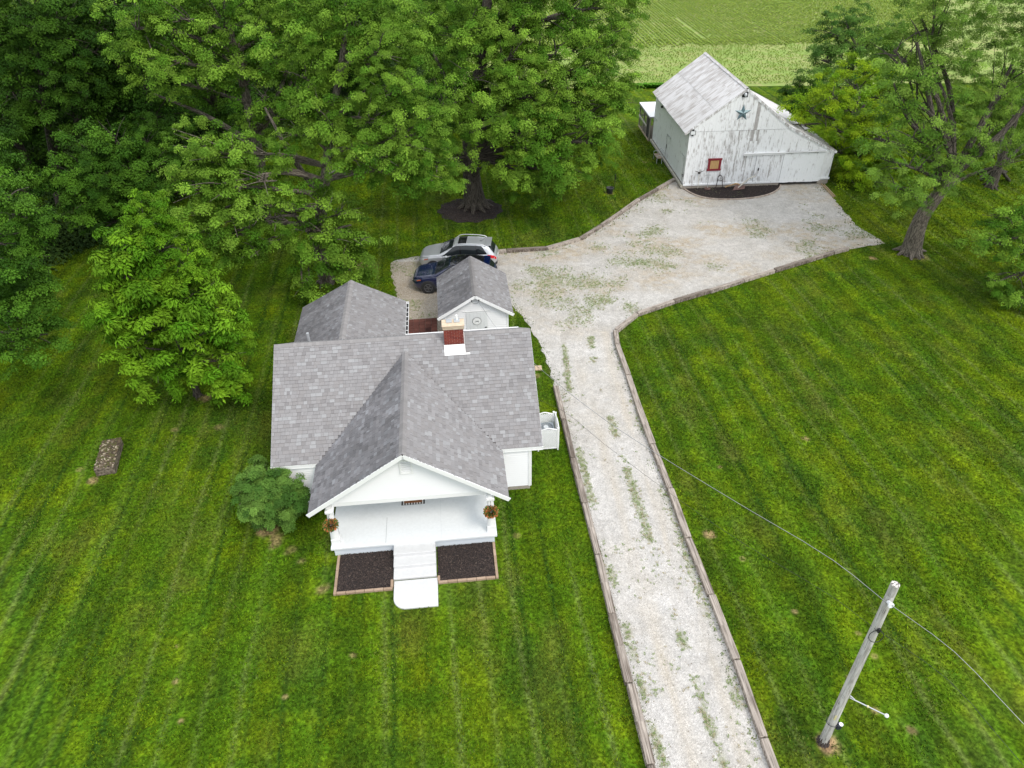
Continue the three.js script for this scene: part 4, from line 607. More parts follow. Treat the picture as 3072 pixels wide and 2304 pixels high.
  // wire pen behind the barn
  const pen = thing('animal_pen', 'wire mesh animal pen with flat white roof behind the left barn wall', 'pen', [BO[0], 0, BO[1]], BY), wd = mat([0.3, 0.27, 0.23], 0.9), mesh = mat([0.16, 0.17, 0.15], 0.7);
  part('roof', rbox(2.6, 0.05, 4.1, 0.01, -2.48, 1.97, -12.3), mat([0.86, 0.87, 0.88], 0.4), pen); part('fascia', [box(0.03, 0.1, 4.1, -3.79, 1.91, -12.3), box(2.6, 0.1, 0.03, -2.48, 1.91, -10.26)], mat([0.25, 0.25, 0.25], 0.8), pen);
  for (const z of [-10.32, -11.45, -12.6, -14.2]) part('post', box(0.09, 1.95, 0.09, -3.68, 0.95, z), wd, pen);
  for (const x of [-2.4, -1.3]) part('post', box(0.09, 1.95, 0.09, x, 0.95, -14.2), wd, pen);
  part('rail', box(0.05, 0.14, 3.0, -3.74, 0.95, -12.8), mat([0.5, 0.48, 0.44], 0.9), pen); part('rail', box(0.05, 0.12, 4.0, -3.72, 0.08, -12.25), mat([0.4, 0.33, 0.22], 0.9), pen); part('rail', box(2.4, 0.1, 0.05, -2.5, 0.95, -14.24), wd, pen);
  const wires = []; for (let z = -14.15; z < -11.5; z += 0.1) wires.push(box(0.006, 1.8, 0.006, -3.66, 0.98, z)); for (let y = 0.15; y < 1.9; y += 0.1) wires.push(box(0.006, 0.006, 2.7, -3.662, y, -12.83)); part('wire_mesh', wires, mesh, pen);
  part('gate', box(0.03, 1.75, 1.0, -3.66, 0.95, -10.88), mat([0.025, 0.025, 0.025], 0.8), pen); part('floor', box(2.5, 0.04, 3.9, -2.45, 0.02, -12.25), mat([0.12, 0.1, 0.08], 1), pen);
}
// half round bed in front of the barn, and the old tools that stand in it
{
  seed = 71;
  const arc = [[12.42, -49.45], [12.77, -48.62], [13.22, -48.02], [13.97, -47.59], [15.05, -47.42], [16.2, -47.5], [17.41, -47.83], [18.36, -48.39], [19.03, -49.1], [19.36, -49.69], [19.44, -49.95]];
  const o = thing('barn_bed', 'half round black mulch bed with stone edging in front of the barn', 'flower bed');
  const c = new THREE.CatmullRomCurve3(arc.map(([x, z]) => V(x, 0, z))), pts = c.getSpacedPoints(46);
  part('soil', poly([...pts.map((p) => [p.x, p.z]), [19.4, -50.1], [12.42, -49.7]], 0.035), M.chipBase, o);
  const P = pts.map((p) => [p.x, p.z]); let bb = 0;
  mulchChips(o, 5200, () => { let x, z; do { x = rr(12.4, 19.4); z = rr(-50, -47.4); } while (!inPoly(x, z, P)); return [x, z]; }, 0.05);
  for (let i = 0; i < 46; i++) { const a = pts[i], b = pts[i + 1], l = a.distanceTo(b); part('edging_stone', paint(rbox(l - 0.008, 0.1, 0.09, 0.012).rotateY(-Math.atan2(b.z - a.z, b.x - a.x)).translate((a.x + b.x) / 2, 0.05, (a.z + b.z) / 2), mixc([0.29, 0.23, 0.19], [0.42, 0.35, 0.29], rnd())), M.paver, o); }
  const iron = mat([0.05, 0.04, 0.038], 0.75, { metalness: 0.3 }), rust = mat(null, 0.85, { map: texture(64, 64, (u, v, i, j) => mixc([0.09, 0.05, 0.045], [0.2, 0.12, 0.1], fbm(i * 0.2, j * 0.2, 2))) }), pale = mat(null, 0.85, { map: texture(64, 128, (u, v, i, j) => mixc([0.5, 0.46, 0.38], [0.72, 0.69, 0.62], vn(i * 0.3, j * 0.05))) });
  const at = (n, l, k) => thing(n, l, k, [BO[0], 0, BO[1]], BY);
  const pl = at('hand_plough', 'old walking plough with two pale wooden handles and rusty share', 'plough');
  part('share', [prep(new THREE.ExtrudeGeometry(new THREE.Shape([new THREE.Vector2(0, 0), new THREE.Vector2(0.85, 0.08), new THREE.Vector2(0.95, 0.3), new THREE.Vector2(0.3, 0.42)]), { depth: 0.03, bevelEnabled: true, bevelSize: 0.01, bevelThickness: 0.01, bevelSegments: 1 }).rotateX(-0.75).translate(-0.1, 0.06, 0.75))], rust, pl);
  part('beam', tube([V(-0.5, 0.14, 0.3), V(-0.1, 0.32, 0.38), V(0.3, 0.42, 0.45), V(0.5, 0.3, 0.5)], [0.04, 0.05], 6), mat([0.42, 0.27, 0.13], 0.85), pl);
  part('handle', tube([V(0.3, 0.18, 0.62), V(0.7, 0.62, 0.72), V(1.05, 0.98, 0.8), V(1.15, 0.98, 0.82)], [0.045, 0.035], 6), pale, pl); part('handle', tube([V(0.45, 0.18, 0.4), V(0.85, 0.6, 0.45), V(1.3, 0.92, 0.5), V(1.48, 0.94, 0.5)], [0.045, 0.03], 6), pale, pl); part('brace', [tube([V(0.8, 0.6, 0.73), V(0.9, 0.62, 0.47)], [0.02], 6), tube([V(1.0, 0.95, 0.8), V(1.2, 0.72, 0.5)], [0.015], 6), tube([V(1.05, 1.0, 0.78), V(1.03, 1.18, 0.76)], [0.01], 5)], iron, pl);
  const fr = at('iron_frame', 'black iron A shaped implement frame leaning upright in the barn bed', 'implement frame');
  part('frame', [tube([V(-1.18, 0, 0.3), V(-1.12, 0.5, 0.26), V(-1.08, 0.92, 0.22), V(-0.96, 0.98, 0.2), V(-0.84, 0.92, 0.22), V(-0.76, 0.5, 0.27), V(-0.66, 0, 0.36)], [0.028], 6), bar(V(-1.12, 0.62, 0.26), V(-0.78, 0.62, 0.27), 0.03), bar(V(-1.16, 0.72, 0.27), V(-1.0, 0.73, 0.3), 0.02), tube([V(-0.97, 0.95, 0.2), V(-0.97, 1.06, 0.2)], [0.025], 6)], iron, fr);
  const w = at('wheel_tool', 'galvanised T handle tool standing on a rusty round base in the bed', 'tool');
  part('pole', tube([V(-1.77, 0.1, 0.32), V(-1.84, 1.04, 0.26)], [0.022], 8), M.galv, w); part('handle', bar(V(-2.05, 1.05, 0.26), V(-1.64, 1.05, 0.26), 0.035), M.galv, w); part('base', [new THREE.TorusGeometry(0.17, 0.05, 8, 20).rotateX(Math.PI / 2).translate(-1.77, 0.09, 0.32), new THREE.CylinderGeometry(0.1, 0.14, 0.12, 14).translate(-1.77, 0.1, 0.32)], rust, w);
  const hk = at('horned_tool', 'tall pale pole topped by dark horn shaped arms against the barn wall', 'tool');
  part('pole', tube([V(-2.4, 0, 0.12), V(-2.45, 1.2, 0.1)], [0.018], 7), pale, hk); part('arms', [tube([V(-2.78, 1.33, 0.12), V(-2.6, 1.27, 0.14), V(-2.46, 1.22, 0.14), V(-2.3, 1.27, 0.14), V(-2.12, 1.34, 0.12)], [0.012, 0.03, 0.012], 6), box(0.16, 0.12, 0.06, -2.47, 1.18, 0.13)], iron, hk);
  const sp = at('hay_knife', 'thin rusty hand tool with loop grip leaning at the left barn corner', 'tool');
  part('shaft', tube([V(-2.84, 0.05, 0.18), V(-2.93, 0.9, 0.08)], [0.012], 6), rust, sp); part('grip', new THREE.TorusGeometry(0.06, 0.01, 6, 16).scale(1, 0.7, 1).translate(-2.95, 0.96, 0.08), rust, sp);
  // bench at the side wall
  const be = at('bench', 'small metal garden bench with wooden seat against the left barn wall', 'bench'), zn = mat([0.5, 0.53, 0.54], 0.5, { metalness: 0.3 });
  const sw = mat(null, 0.8, { map: texture(64, 128, (u, v, i, j) => mixc([0.24, 0.18, 0.13], [0.36, 0.29, 0.22], vn(i * 0.3, j * 0.05))) });
  for (let i = 0; i < 4; i++) part('seat_slat', rbox(0.09, 0.03, 1.12, 0.008, -4.16 + i * 0.1, 0.43, -5.6), sw, be);
  for (const [x, z] of [[-4.2, -5.1], [-3.82, -5.1], [-4.2, -6.1], [-3.82, -6.1]]) part('leg', tube([V(x, 0, z + (z > -5.6 ? 0.06 : -0.06)), V(x + 0.01, 0.42, z)], [0.022], 6), zn, be);
  part('backrest', [tube([V(-3.78, 0.42, -6.15), V(-3.72, 0.8, -6.15), V(-3.68, 0.86, -6.0), V(-3.66, 0.86, -5.2), V(-3.7, 0.8, -5.06), V(-3.78, 0.42, -5.06)], [0.018], 6), ...[0, 1, 2, 3].map((i) => tube([V(-3.78, 0.44, -5.9 + i * 0.2), V(-3.67, 0.85, -5.9 + i * 0.2)], [0.01], 5))], zn, be);
  for (const z of [-5.06, -6.15]) part('armrest', tube([V(-4.2, 0.42, z), V(-4.2, 0.62, z), V(-3.74, 0.64, z)], [0.016], 6), zn, be);
}
// ---------------------------------------------------------------- two parked cars, noses to the left
function makeCar(root, P, o) {   // P: profiles along the length; x runs from nose (0) to tail (L)
  const L = o.L, cx = L / 2, secN = 12;
  const sec = (s) => {           // half section from the sill up to the middle of the roof
    const w = keyf(P.w, s), yb = keyf(P.belt, s), yt = Math.max(yb + 0.02, keyf(P.top, s)), wr = Math.min(w * 0.97, keyf(P.roofw, s)), y0 = keyf(P.sill, s);
    const g = yt - yb;
    return [[w * 0.8, y0], [w * 0.95, y0 + 0.04], [w * 0.995, y0 + 0.22], [w, lerp(y0, yb, 0.55)], [w * 0.985, lerp(y0, yb, 0.8)], [w * 0.955, yb - 0.03], [w * 0.93, yb],
      [lerp(w * 0.93, wr, 0.35) + 0.012, yb + g * 0.36], [lerp(w * 0.93, wr, 0.72) + 0.014, yb + g * 0.72], [wr, yt - Math.min(0.06, g * 0.12)], [wr * 0.9, yt - Math.min(0.025, g * 0.04)], [wr * 0.5, yt - 0.004], [0, yt]];
  };
  const at = (s, t) => { const S = sec(s), f = clamp(t, 0, secN) , i = Math.min(secN - 1, Math.floor(f)), k = f - i; return V(s - cx, lerp(S[i][1], S[i + 1][1], k), lerp(S[i][0], S[i + 1][0], k)); };
  const grid = (s0f, s1f, t0, t1, ns, nt, off, side) => {
    const Q = [], I = []; for (let i = 0; i <= ns; i++) for (let j = 0; j <= nt; j++) {
      const t = lerp(t0, t1, j / nt), s = lerp(s0f(j / nt), s1f(j / nt), i / ns), e = 0.02, p = at(s, t), du = at(Math.min(L, s + e), t).sub(at(Math.max(0, s - e), t)), dv = at(s, Math.min(secN, t + 0.1)).sub(at(s, Math.max(0, t - 0.1))), n = du.cross(dv).normalize(); if (n.y < 0 && t > 7) n.negate(); if (n.z < 0 && t <= 7) n.negate();
      p.addScaledVector(n, off); Q.push(p.x, p.y, p.z * side); }
    for (let i = 0; i < ns; i++) for (let j = 0; j < nt; j++) { const a = i * (nt + 1) + j, b = a + nt + 1; I.push(a, b, a + 1, a + 1, b, b + 1); }
    const g = new THREE.BufferGeometry(); g.setAttribute('position', new THREE.Float32BufferAttribute(Q, 3)); g.setIndex(side > 0 ? I : I.map((_, k) => I[k - (k % 3) + 2 - (k % 3)])); g.computeVertexNormals(); return prep(g);
  };
  const c = (v) => () => v, both = (...a) => merge([grid(...a, 1), grid(...a, -1)]);
  const shell = both(c(0.001), c(L - 0.001), 0, secN, 90, 36, 0);
  const capG = (s) => { const S = sec(s), q = []; for (let i = 0; i < secN; i++) q.push([V(s - cx, S[i][1], S[i][0]), V(s - cx, S[i + 1][1], S[i + 1][0]), V(s - cx, S[i + 1][1], -S[i + 1][0]), V(s - cx, S[i][1], -S[i][0])]); return quadGeo(q); };
  const sh = mergeVertices(merge([shell, capG(0.001), capG(L - 0.001)]).deleteAttribute('normal').deleteAttribute('uv'), 1e-3); sh.computeVertexNormals();
  part('body', prep(sh), o.paint, root);
  const gl = o.glass, W = o.win;
  for (const side of [1, -1]) {
    part('window_trim', grid((j) => lerp(W.a0 - 0.02, W.a1 - 0.02, j), (j) => lerp(W.d0 + 0.04, W.d1 + 0.03, j), 6.25, 8.95, 24, 6, 0.003, side), M.gloss, root);
    part('front_window', grid((j) => lerp(W.a0, W.a1, j), c(W.b), 6.35, 8.85, 10, 6, 0.006, side), gl, root);
    part('rear_window', grid(c(W.b + 0.07), (j) => lerp(W.c0, W.c1, j), 6.35, 8.85, 10, 6, 0.006, side), gl, root);
    part('quarter_window', grid((j) => lerp(W.c0, W.c1, j) + 0.05, (j) => lerp(W.d0, W.d1, j), 6.6, 8.8, 8, 6, 0.006, side), gl, root);
    part('tail_lamp', grid((j) => lerp(o.tail[0], o.tail[0] + 0.1, j), c(o.tail[1]), o.tail[2] ?? 4.0, 6.0, 8, 5, 0.008, side), o.tailMat, root);
    part('headlamp', grid(c(o.head[0]), (j) => lerp(o.head[1], o.head[1] + 0.12, j), 4.3, 6.3, 8, 5, 0.008, side), o.headMat, root);
    part('turn_signal', grid(c(o.head[1] - 0.12), c(o.head[1] + 0.12), 4.35, 4.9, 3, 2, 0.012, side), mat([0.5, 0.1, 0.03], 0.3), root);
    for (const s of o.seams) part('door_seam', grid(c(s), c(s + 0.012), 1.2, 6.2, 1, 14, 0.003, side), M.black, root);
    part('sill_trim', grid(c(0.75), c(L - 0.9), 0.2, 1.6, 10, 3, 0.006, side), M.dark, root);
    for (const s of o.seams.slice(0, 2)) part('door_handle', rbox(0.17, 0.03, 0.035, 0.01, s + 0.72 - cx, keyf(P.belt, s) - 0.12, side * (keyf(P.w, s) * 0.985 + 0.01)), o.paint, root);
    const m = part('mirror', prep(new THREE.SphereGeometry(0.1, 14, 10).scale(0.75, 0.75, 1.05).translate(W.a0 + 0.3 - cx, keyf(P.belt, W.a0) + 0.06, side * (keyf(P.w, 1.5) + 0.08))), o.mirror ?? o.paint, root);
    if (o.rails) part('roof_rail', tube([V(o.rails[0] - cx, keyf(P.top, o.rails[0]) - 0.05, side * o.rails[2]), V(o.rails[0] + 0.18 - cx, keyf(P.top, o.rails[0] + 0.2) + 0.035, side * o.rails[2]), V((o.rails[0] + o.rails[1]) / 2 - cx, keyf(P.top, 2.6) + 0.05, side * (o.rails[2] + 0.01)), V(o.rails[1] - 0.15 - cx, keyf(P.top, o.rails[1] - 0.15) + 0.035, side * o.rails[2]), V(o.rails[1] - cx, keyf(P.top, o.rails[1]) - 0.04, side * o.rails[2])], [0.022], 7), o.railMat, root);
    for (const s of o.wheels) {
      const z = side * keyf(P.w, s), x = s - cx, R = o.R;
      part('wheel_arch', [new THREE.TorusGeometry(R + 0.035, 0.03, 6, 28, Math.PI * 1.12).rotateZ(-0.19).scale(1, 1, 0.6).translate(x, R, z), new THREE.CircleGeometry(R + 0.03, 28).translate(x, R, z * 1.004)], M.dark, root);
      const w = part('wheel', new THREE.CylinderGeometry(R * 0.62, R * 0.62, 0.2, 26).rotateX(Math.PI / 2).translate(x, R, z - side * 0.09), M.black, root);
      part('tyre', [new THREE.LatheGeometry([[R * 0.64, -0.1], [R * 0.9, -0.108], [R * 0.98, -0.085], [R, -0.05], [R, 0.05], [R * 0.98, 0.085], [R * 0.9, 0.108], [R * 0.64, 0.1]].map(([a, b]) => new THREE.Vector2(a, b)), 32).rotateX(Math.PI / 2).translate(x, R, z - side * 0.075)], mat([0.018, 0.018, 0.019], 0.85), w);
      const sp = [new THREE.TorusGeometry(R * 0.62, 0.018, 6, 28).translate(x, R, z + side * 0.02), new THREE.CylinderGeometry(0.06, 0.07, 0.05, 16).rotateX(Math.PI / 2).translate(x, R, z + side * 0.015)]; for (let k = 0; k < 10; k++) { const a = (k * Math.PI) / 5 + (k & 1 ? 0.12 : -0.12); sp.push(bar(V(x + 0.05 * Math.cos(a), R + 0.05 * Math.sin(a), z + side * 0.02), V(x + R * 0.6 * Math.cos(a), R + R * 0.6 * Math.sin(a), z + side * 0.012), 0.03, 0.03, V(0, 0, 1))); }
      part('rim', sp, o.rim, w);
    }
  }
  part('windscreen', both((j) => lerp(o.ws[0] + 0.02, o.ws[0] - 0.0, j), c(o.ws[1]), 9.05, 12, 14, 8, 0.006), gl, root);
  part('back_window', both(c(o.rw[0]), c(o.rw[1]), 9.3, 12, 8, 8, 0.006), gl, root);
  if (o.sunroof) part('sunroof', both(c(o.sunroof[0]), c(o.sunroof[1]), o.roofT ?? 10.1, 12, 10, 8, 0.006), M.gloss, root);
  if (o.spoiler) part('spoiler', rbox(0.36, 0.05, 1.08, 0.02, o.spoiler[0] - cx, o.spoiler[1], 0), o.paint, root);
  part('antenna', [tube([V(o.spoiler[0] - 0.42 - cx, o.spoiler[1] + 0.03, 0.05), V(o.spoiler[0] - 0.2 - cx, o.spoiler[1] + 0.22, 0.05)], [0.008], 5), rbox(0.12, 0.03, 0.04, 0.01, o.spoiler[0] - 0.44 - cx, o.spoiler[1] + 0.045, 0.05)], M.black, root);
  part('grille', both(c(0.0), c(0.06), 2.6, 4.4, 3, 4, 0.01), M.black, root);
  part('bumper_trim', both(c(L - 0.25), c(L - 0.002), 0.5, 2.0, 4, 4, 0.008), M.dark, root);
  part('number_plate', rbox(0.02, 0.15, 0.3, 0.005, cx + 0.01, 0.78, 0), M.trim, root);
  part('underside', box(L * 0.86, 0.1, keyf(P.w, 2) * 1.55, 0, 0.27, 0), M.black, root);
}
{
  M.gloss = mat([0.008, 0.008, 0.01], 0.06);
  const glass = mat([0.012, 0.016, 0.018], 0.05, { phys: true, specularIntensity: 1 });
  const prof = { w: [[0, 0.42], [0.08, 0.62], [0.25, 0.76], [0.6, 0.86], [1.2, 0.885], [3.4, 0.885], [4.1, 0.84], [4.4, 0.74], [4.52, 0.6], [4.55, 0.52]], sill: [[0, 0.38], [0.3, 0.24], [4.1, 0.24], [4.55, 0.42]],
    belt: [[0, 0.62], [0.12, 0.72], [0.5, 0.85], [1.2, 0.97], [2.4, 1.0], [3.4, 1.07], [4.1, 1.12], [4.38, 1.03], [4.55, 0.8]],
    top: [[0, 0.66], [0.06, 0.76], [0.25, 0.89], [0.7, 0.99], [1.15, 1.06], [1.28, 1.12], [1.75, 1.4], [2.1, 1.57], [2.35, 1.63], [2.8, 1.66], [3.4, 1.645], [3.95, 1.57], [4.1, 1.5], [4.4, 1.09], [4.5, 0.98], [4.55, 0.84]],
    roofw: [[0, 0.36], [0.1, 0.55], [0.4, 0.7], [1.1, 0.76], [1.3, 0.74], [2.1, 0.61], [2.6, 0.6], [3.6, 0.58], [4.1, 0.56], [4.35, 0.6], [4.55, 0.45]] };
  const silver = thing('silver_suv', 'silver compact suv with roof rails and sunroof parked beside the lawn timbers', 'car', [-2.97, 0, -38.42], -0.065);
  makeCar(silver, prof, { L: 4.55, R: 0.34, wheels: [0.88, 3.6], paint: mat([0.52, 0.54, 0.56], 0.3, { phys: true, metalness: 0.55, clearcoat: 1, clearcoatRoughness: 0.05 }), glass, win: { a0: 1.35, a1: 2.05, b: 2.42, c0: 3.42, c1: 3.25, d0: 3.95, d1: 3.62 }, tail: [3.94, 4.5, 3.9], tailMat: mat([0.55, 0.012, 0.02], 0.15), head: [0.06, 0.45], headMat: mat([0.5, 0.52, 0.53], 0.15), seams: [1.42, 2.43, 3.4], ws: [1.26, 2.02], rw: [4.08, 4.38], sunroof: [2.3, 2.78], spoiler: [4.02, 1.575], rails: [2.15, 3.9, 0.6], railMat: mat([0.6, 0.61, 0.62], 0.3, { metalness: 0.7 }), rim: mat([0.45, 0.46, 0.48], 0.35, { metalness: 0.6 }) });
  const prof2 = { w: prof.w.map(([a, b]) => [a * 1.03, b * 1.04]), sill: prof.sill.map(([a, b]) => [a * 1.03, b]), belt: prof.belt.map(([a, b]) => [a * 1.03, b * 1.03]), top: prof.top.map(([a, b]) => [a * 1.03, b * 1.02]), roofw: prof.roofw.map(([a, b]) => [a * 1.03, b * 1.05]) };
  const blue = thing('dark_blue_suv', 'dark blue suv with black wheels parked behind the small shed', 'car', [-3.06, 0, -35.98], -0.04);
  makeCar(blue, prof2, { L: 4.68, R: 0.37, wheels: [0.92, 3.68], paint: mat([0.0025, 0.007, 0.045], 0.15, { phys: true, metalness: 0, clearcoat: 1, clearcoatRoughness: 0.03 }), glass, win: { a0: 1.4, a1: 2.1, b: 2.5, c0: 3.5, c1: 3.35, d0: 4.05, d1: 3.72 }, tail: [4.1, 4.6], tailMat: mat([0.3, 0.01, 0.015], 0.15), head: [0.06, 0.42], headMat: mat([0.08, 0.09, 0.1], 0.1), seams: [1.47, 2.5, 3.5], ws: [1.3, 2.08], rw: [4.2, 4.5], sunroof: [2.14, 4.0], roofT: 9.1, spoiler: [4.14, 1.6], mirror: M.gloss, rim: mat([0.12, 0.12, 0.13], 0.35, { metalness: 0.5 }) });
}
// ---------------------------------------------------------------- timbers along the drive
{
  seed = 81;
  const wood = (s, dark) => mat(null, 0.9, { map: texture(128, 512, (u, v, i, j) => { const g = 0.5 * vn(i * 0.25 + s * 9, j * 0.012) + 0.3 * vn(i * 0.6, j * 0.05 + s) + 0.2 * vn(i * 0.03, j * 0.03 + s * 3); let c = mixc([0.105, 0.082, 0.064], [0.41, 0.36, 0.31], clamp((g - 0.25) * 2.1 - dark)); return vn(i * 0.7 + 4, j * 0.02 + s) > 0.87 ? c.map((q) => q * 0.45) : c; }, { rep: [1.5, 0.4] }), bumpMap: grain, bumpScale: 0.006 });
  const woods = [wood(1, 0), wood(2, 0.2), wood(3, -0.3), wood(4, 0.38), wood(5, -0.12)];
  M.timber = woods;
  const shapes = [0, 1, 2].map((k) => { const g = new RoundedBoxGeometry(0.235, 0.21, 1, 2, 0.018), p = g.attributes.position; for (let i = 0; i < p.count; i++) p.setXYZ(i, p.getX(i) + 0.008 * (vn(p.getZ(i) * 4 + k * 9, p.getY(i) * 9) - 0.5), p.getY(i) + 0.01 * (vn(p.getZ(i) * 4 + k * 5, p.getX(i) * 9 + 3) - 0.5), p.getZ(i)); g.computeVertexNormals(); return triUV(g); });
  function run(P, label, group) {
    P.slice(1).forEach(([x, z], i) => {
      const [a, b] = P[i], L = Math.hypot(x - a, z - b), o = single('drive_timber', shapes[i % 3], woods[Math.floor(rnd() * 5)], label(i, P.length - 1), 'timber', group);
      o.position.set((a + x) / 2 + rr(-0.015, 0.015), 0.08 + rr(0, 0.05), (b + z) / 2); o.rotation.set(0, Math.atan2(x - a, z - b) + rr(-0.006, 0.006), rr(-0.04, 0.04)); o.scale.set(rr(0.94, 1.06), 1, L - 0.045);
    });
  }
  run([[7.0, -7.4], [6.78, -10.07], [6.63, -12.45], [6.42, -14.81], [6.16, -17.23], [5.97, -19.69], [5.71, -22.22], [5.52, -24.63], [5.39, -27.05], [5.21, -29.56], [5.26, -30.86]], (i) => `weathered timber right of the drive, ${ORD[i]} counting up from the photo bottom`, 'timbers edging the gravel drive');
  run([[5.3, -30.9], [6.57, -32.44], [8.73, -33.66], [10.9, -34.75], [13.06, -35.9], [15.13, -36.98], [17.3, -38.1], [19.3, -39.16], [20.35, -39.6]], (i) => `weathered timber below the upper gravel yard, ${ORD[i]} counting right from the drive corner`, 'timbers edging the gravel drive');
  run([[3.77, -7.0], [3.55, -9.38], [3.32, -11.73], [3.09, -14.14], [2.9, -16.56], [2.65, -19.0], [2.4, -21.5], [2.19, -23.92], [1.97, -26.3]], (i) => `weathered timber left of the drive, ${ORD[i]} counting up from the photo bottom`, 'timbers edging the gravel drive');
  run([[-0.95, -39.87], [-0.21, -40.02], [2.26, -40.28], [4.38, -41.52], [5.92, -43.4], [7.42, -45.38], [8.95, -47.5], [10.5, -49.32], [12.06, -51.1]], (i) => `weathered timber edging the back lawn, ${ORD[i]} counting from silver car toward barn`, 'timbers edging the gravel drive');
  const e = single('edging_board', [box(0.05, 0.12, 2.4), box(0.05, 0.12, 2.1, 0.14, 0.0, 0.05)], mat(null, 0.9, { map: texture(64, 128, (u, v, i, j) => mixc([0.26, 0.18, 0.1], [0.45, 0.35, 0.22], vn(i * 0.3, j * 0.06))) }), 'pair of tan edging boards at the right front corner of the barn', 'board'); e.position.set(22.36, 0.05, -48.75);
}
// ---------------------------------------------------------------- utility pole and its cables
{
  seed = 91;
  const greyWood = mat(null, 0.9, { map: texture(128, 1024, (u, v, i, j) => { const g = 0.5 * vn(i * 0.2, j * 0.014) + 0.3 * vn(i * 0.5 + 9, j * 0.05) + 0.2 * vn(i * 0.04, j * 0.02 + 5); const c = mixc([0.26, 0.245, 0.23], [0.56, 0.55, 0.53], clamp((g - 0.15) * 1.7)); return vn(i * 0.8 + 2, j * 0.018) > 0.88 ? c.map((q) => q * 0.4) : c; }, { rep: [1.2, 0.15] }), bumpMap: grain, bumpScale: 0.006 });
  const B = V(8.42, 0, -10.01), T = V(8.23, 7.0, -9.89), at = (y, dx = 0, dz = 0) => B.clone().lerp(T, y / 7).add(V(dx, 0, dz));
  const o = thing('utility_pole', 'weathered grey wooden utility pole standing on the right lawn by the drive', 'utility pole');
  part('pole', [tube([B, at(2.3), at(4.7), T], [0.122, 0.095], 18, true)], greyWood, o);
  part('pole_top', new THREE.CylinderGeometry(0.092, 0.096, 0.02, 18).translate(T.x, T.y + 0.012, T.z), mat(null, 0.9, { map: texture(64, 64, (u, v, i, j) => mixc([0.07, 0.06, 0.05], [0.62, 0.6, 0.55], sstep(0.35, 0.6, fbm(i * 0.12, j * 0.12, 2)))) }), o);
  const r = [], ra = mat([0.06, 0.045, 0.04], 0.95); for (let i = 0; i < 12; i++) { const a = i * 0.5236; r.push(tube([at(0, 0.145 * Math.cos(a), 0.145 * Math.sin(a)), at(rr(0.1, 0.35), 0.115 * Math.cos(a), 0.115 * Math.sin(a))], [0.045, 0.01], 5)); } part('rotten_base', r, ra, o);
  const ins = at(6.55, -0.06, 0.13); part('insulator', [new THREE.CylinderGeometry(0.06, 0.045, 0.12, 16).rotateX(1.2).translate(ins.x, ins.y, ins.z + 0.03), new THREE.TorusGeometry(0.055, 0.02, 8, 16).translate(ins.x, ins.y, ins.z + 0.09)], mat([0.75, 0.77, 0.8], 0.25), o);
  const rg = at(5.35, -0.02, 0.16); part('cable_loop', [new THREE.TorusGeometry(0.17, 0.009, 6, 28).rotateX(-0.25).translate(rg.x, rg.y - 0.05, rg.z), box(0.05, 0.12, 0.06, rg.x + 0.02, rg.y + 0.13, rg.z - 0.03)], M.black, o);
  const a0 = at(2.42, 0.12, 0.05), a1 = V(9.22, 2.4, -9.44); part('bracket_arm', [tube([a0, a1], [0.018], 7), tube([a0.clone().add(V(-0.02, 0.1, 0)), a0.clone().add(V(0.1, 0, 0.05))], [0.02], 6)], M.galv, o);
  part('arm_knob', prep(new THREE.SphereGeometry(0.055, 12, 10).translate(a1.x, a1.y, a1.z)), mat([0.8, 0.82, 0.84], 0.3), o); const mid = a0.clone().lerp(a1, 0.5); part('arm_clip', rbox(0.05, 0.05, 0.05, 0.01, mid.x, mid.y, mid.z), mat([0.72, 0.66, 0.4], 0.5), o);
  const l = at(0.98, 0.2, 0.02), fl = part('floodlight', [rbox(0.13, 0.2, 0.13, 0.02, l.x, l.y - 0.05, l.z), bar(l.clone().add(V(-0.2, 0.08, 0)), l.clone().add(V(0, 0.06, 0)), 0.04), new THREE.TorusGeometry(0.15, 0.008, 5, 20).rotateX(Math.PI / 2 - 0.1).translate(at(1.1).x, 1.1, at(1.1).z)], mat([0.02, 0.025, 0.04], 0.5), o);
  part('lens', new THREE.CylinderGeometry(0.055, 0.055, 0.02, 18).translate(l.x + 0.03, l.y + 0.075, l.z + 0.03), mat([0.85, 0.88, 0.9], 0.3), fl);
  const tg = at(1.55, -0.07, 0.125); part('tag', box(0.05, 0.2, 0.012, tg.x, tg.y, tg.z), mat([0.55, 0.5, 0.28], 0.6), o);
  const cable = (pts, rad, m, label) => single('cable', tube(pts, [rad * 0.62, rad * 0.62], 5, false), m, label, 'cable', 'cables on the utility pole');
  const alu = mat([0.4, 0.41, 0.42], 0.6), blk = mat([0.022, 0.024, 0.026], 0.7);
  const P1 = [ins.clone().add(V(-0.02, 0, 0.08)), V(7.56, 6.23, -11.2), V(6.22, 5.35, -13.87), V(4.38, 4.19, -17.52), V(3.18, 3.53, -19.91), V(1.6, 2.85, -23.2), V(0.4, 2.55, -25.6), V(-0.6, 2.46, -27.5), H3(3.2, 2.72, -5.75)];
  cable(P1, 0.009, alu, 'pale upper service cable from the utility pole across the drive to the shed');
  cable(P1.map((p, i) => p.clone().add(V(0.012 * Math.sin(i * 2.1), -0.012, 0.014))), 0.0055, blk, 'black insulated wire twisted along the pale cable to the shed');
  cable([at(5.5, -0.05, 0.13), V(7.77, 5.1, -10.99), V(6.4, 4.05, -13.68), V(4.92, 3.19, -16.58), V(3.24, 2.4, -19.88), V(1.98, 1.9, -22.35), H3(4.45, 1.9, 0.3)], 0.008, blk, 'thin black lower cable from the cable loop to the right house wall');
  const Q1 = [ins.clone().add(V(0.02, 0, 0.08)), V(8.75 + 0.14, 6.72, -8.43), V(9.4, 6.75, -6.92), V(10.6, 6.8, -4)];
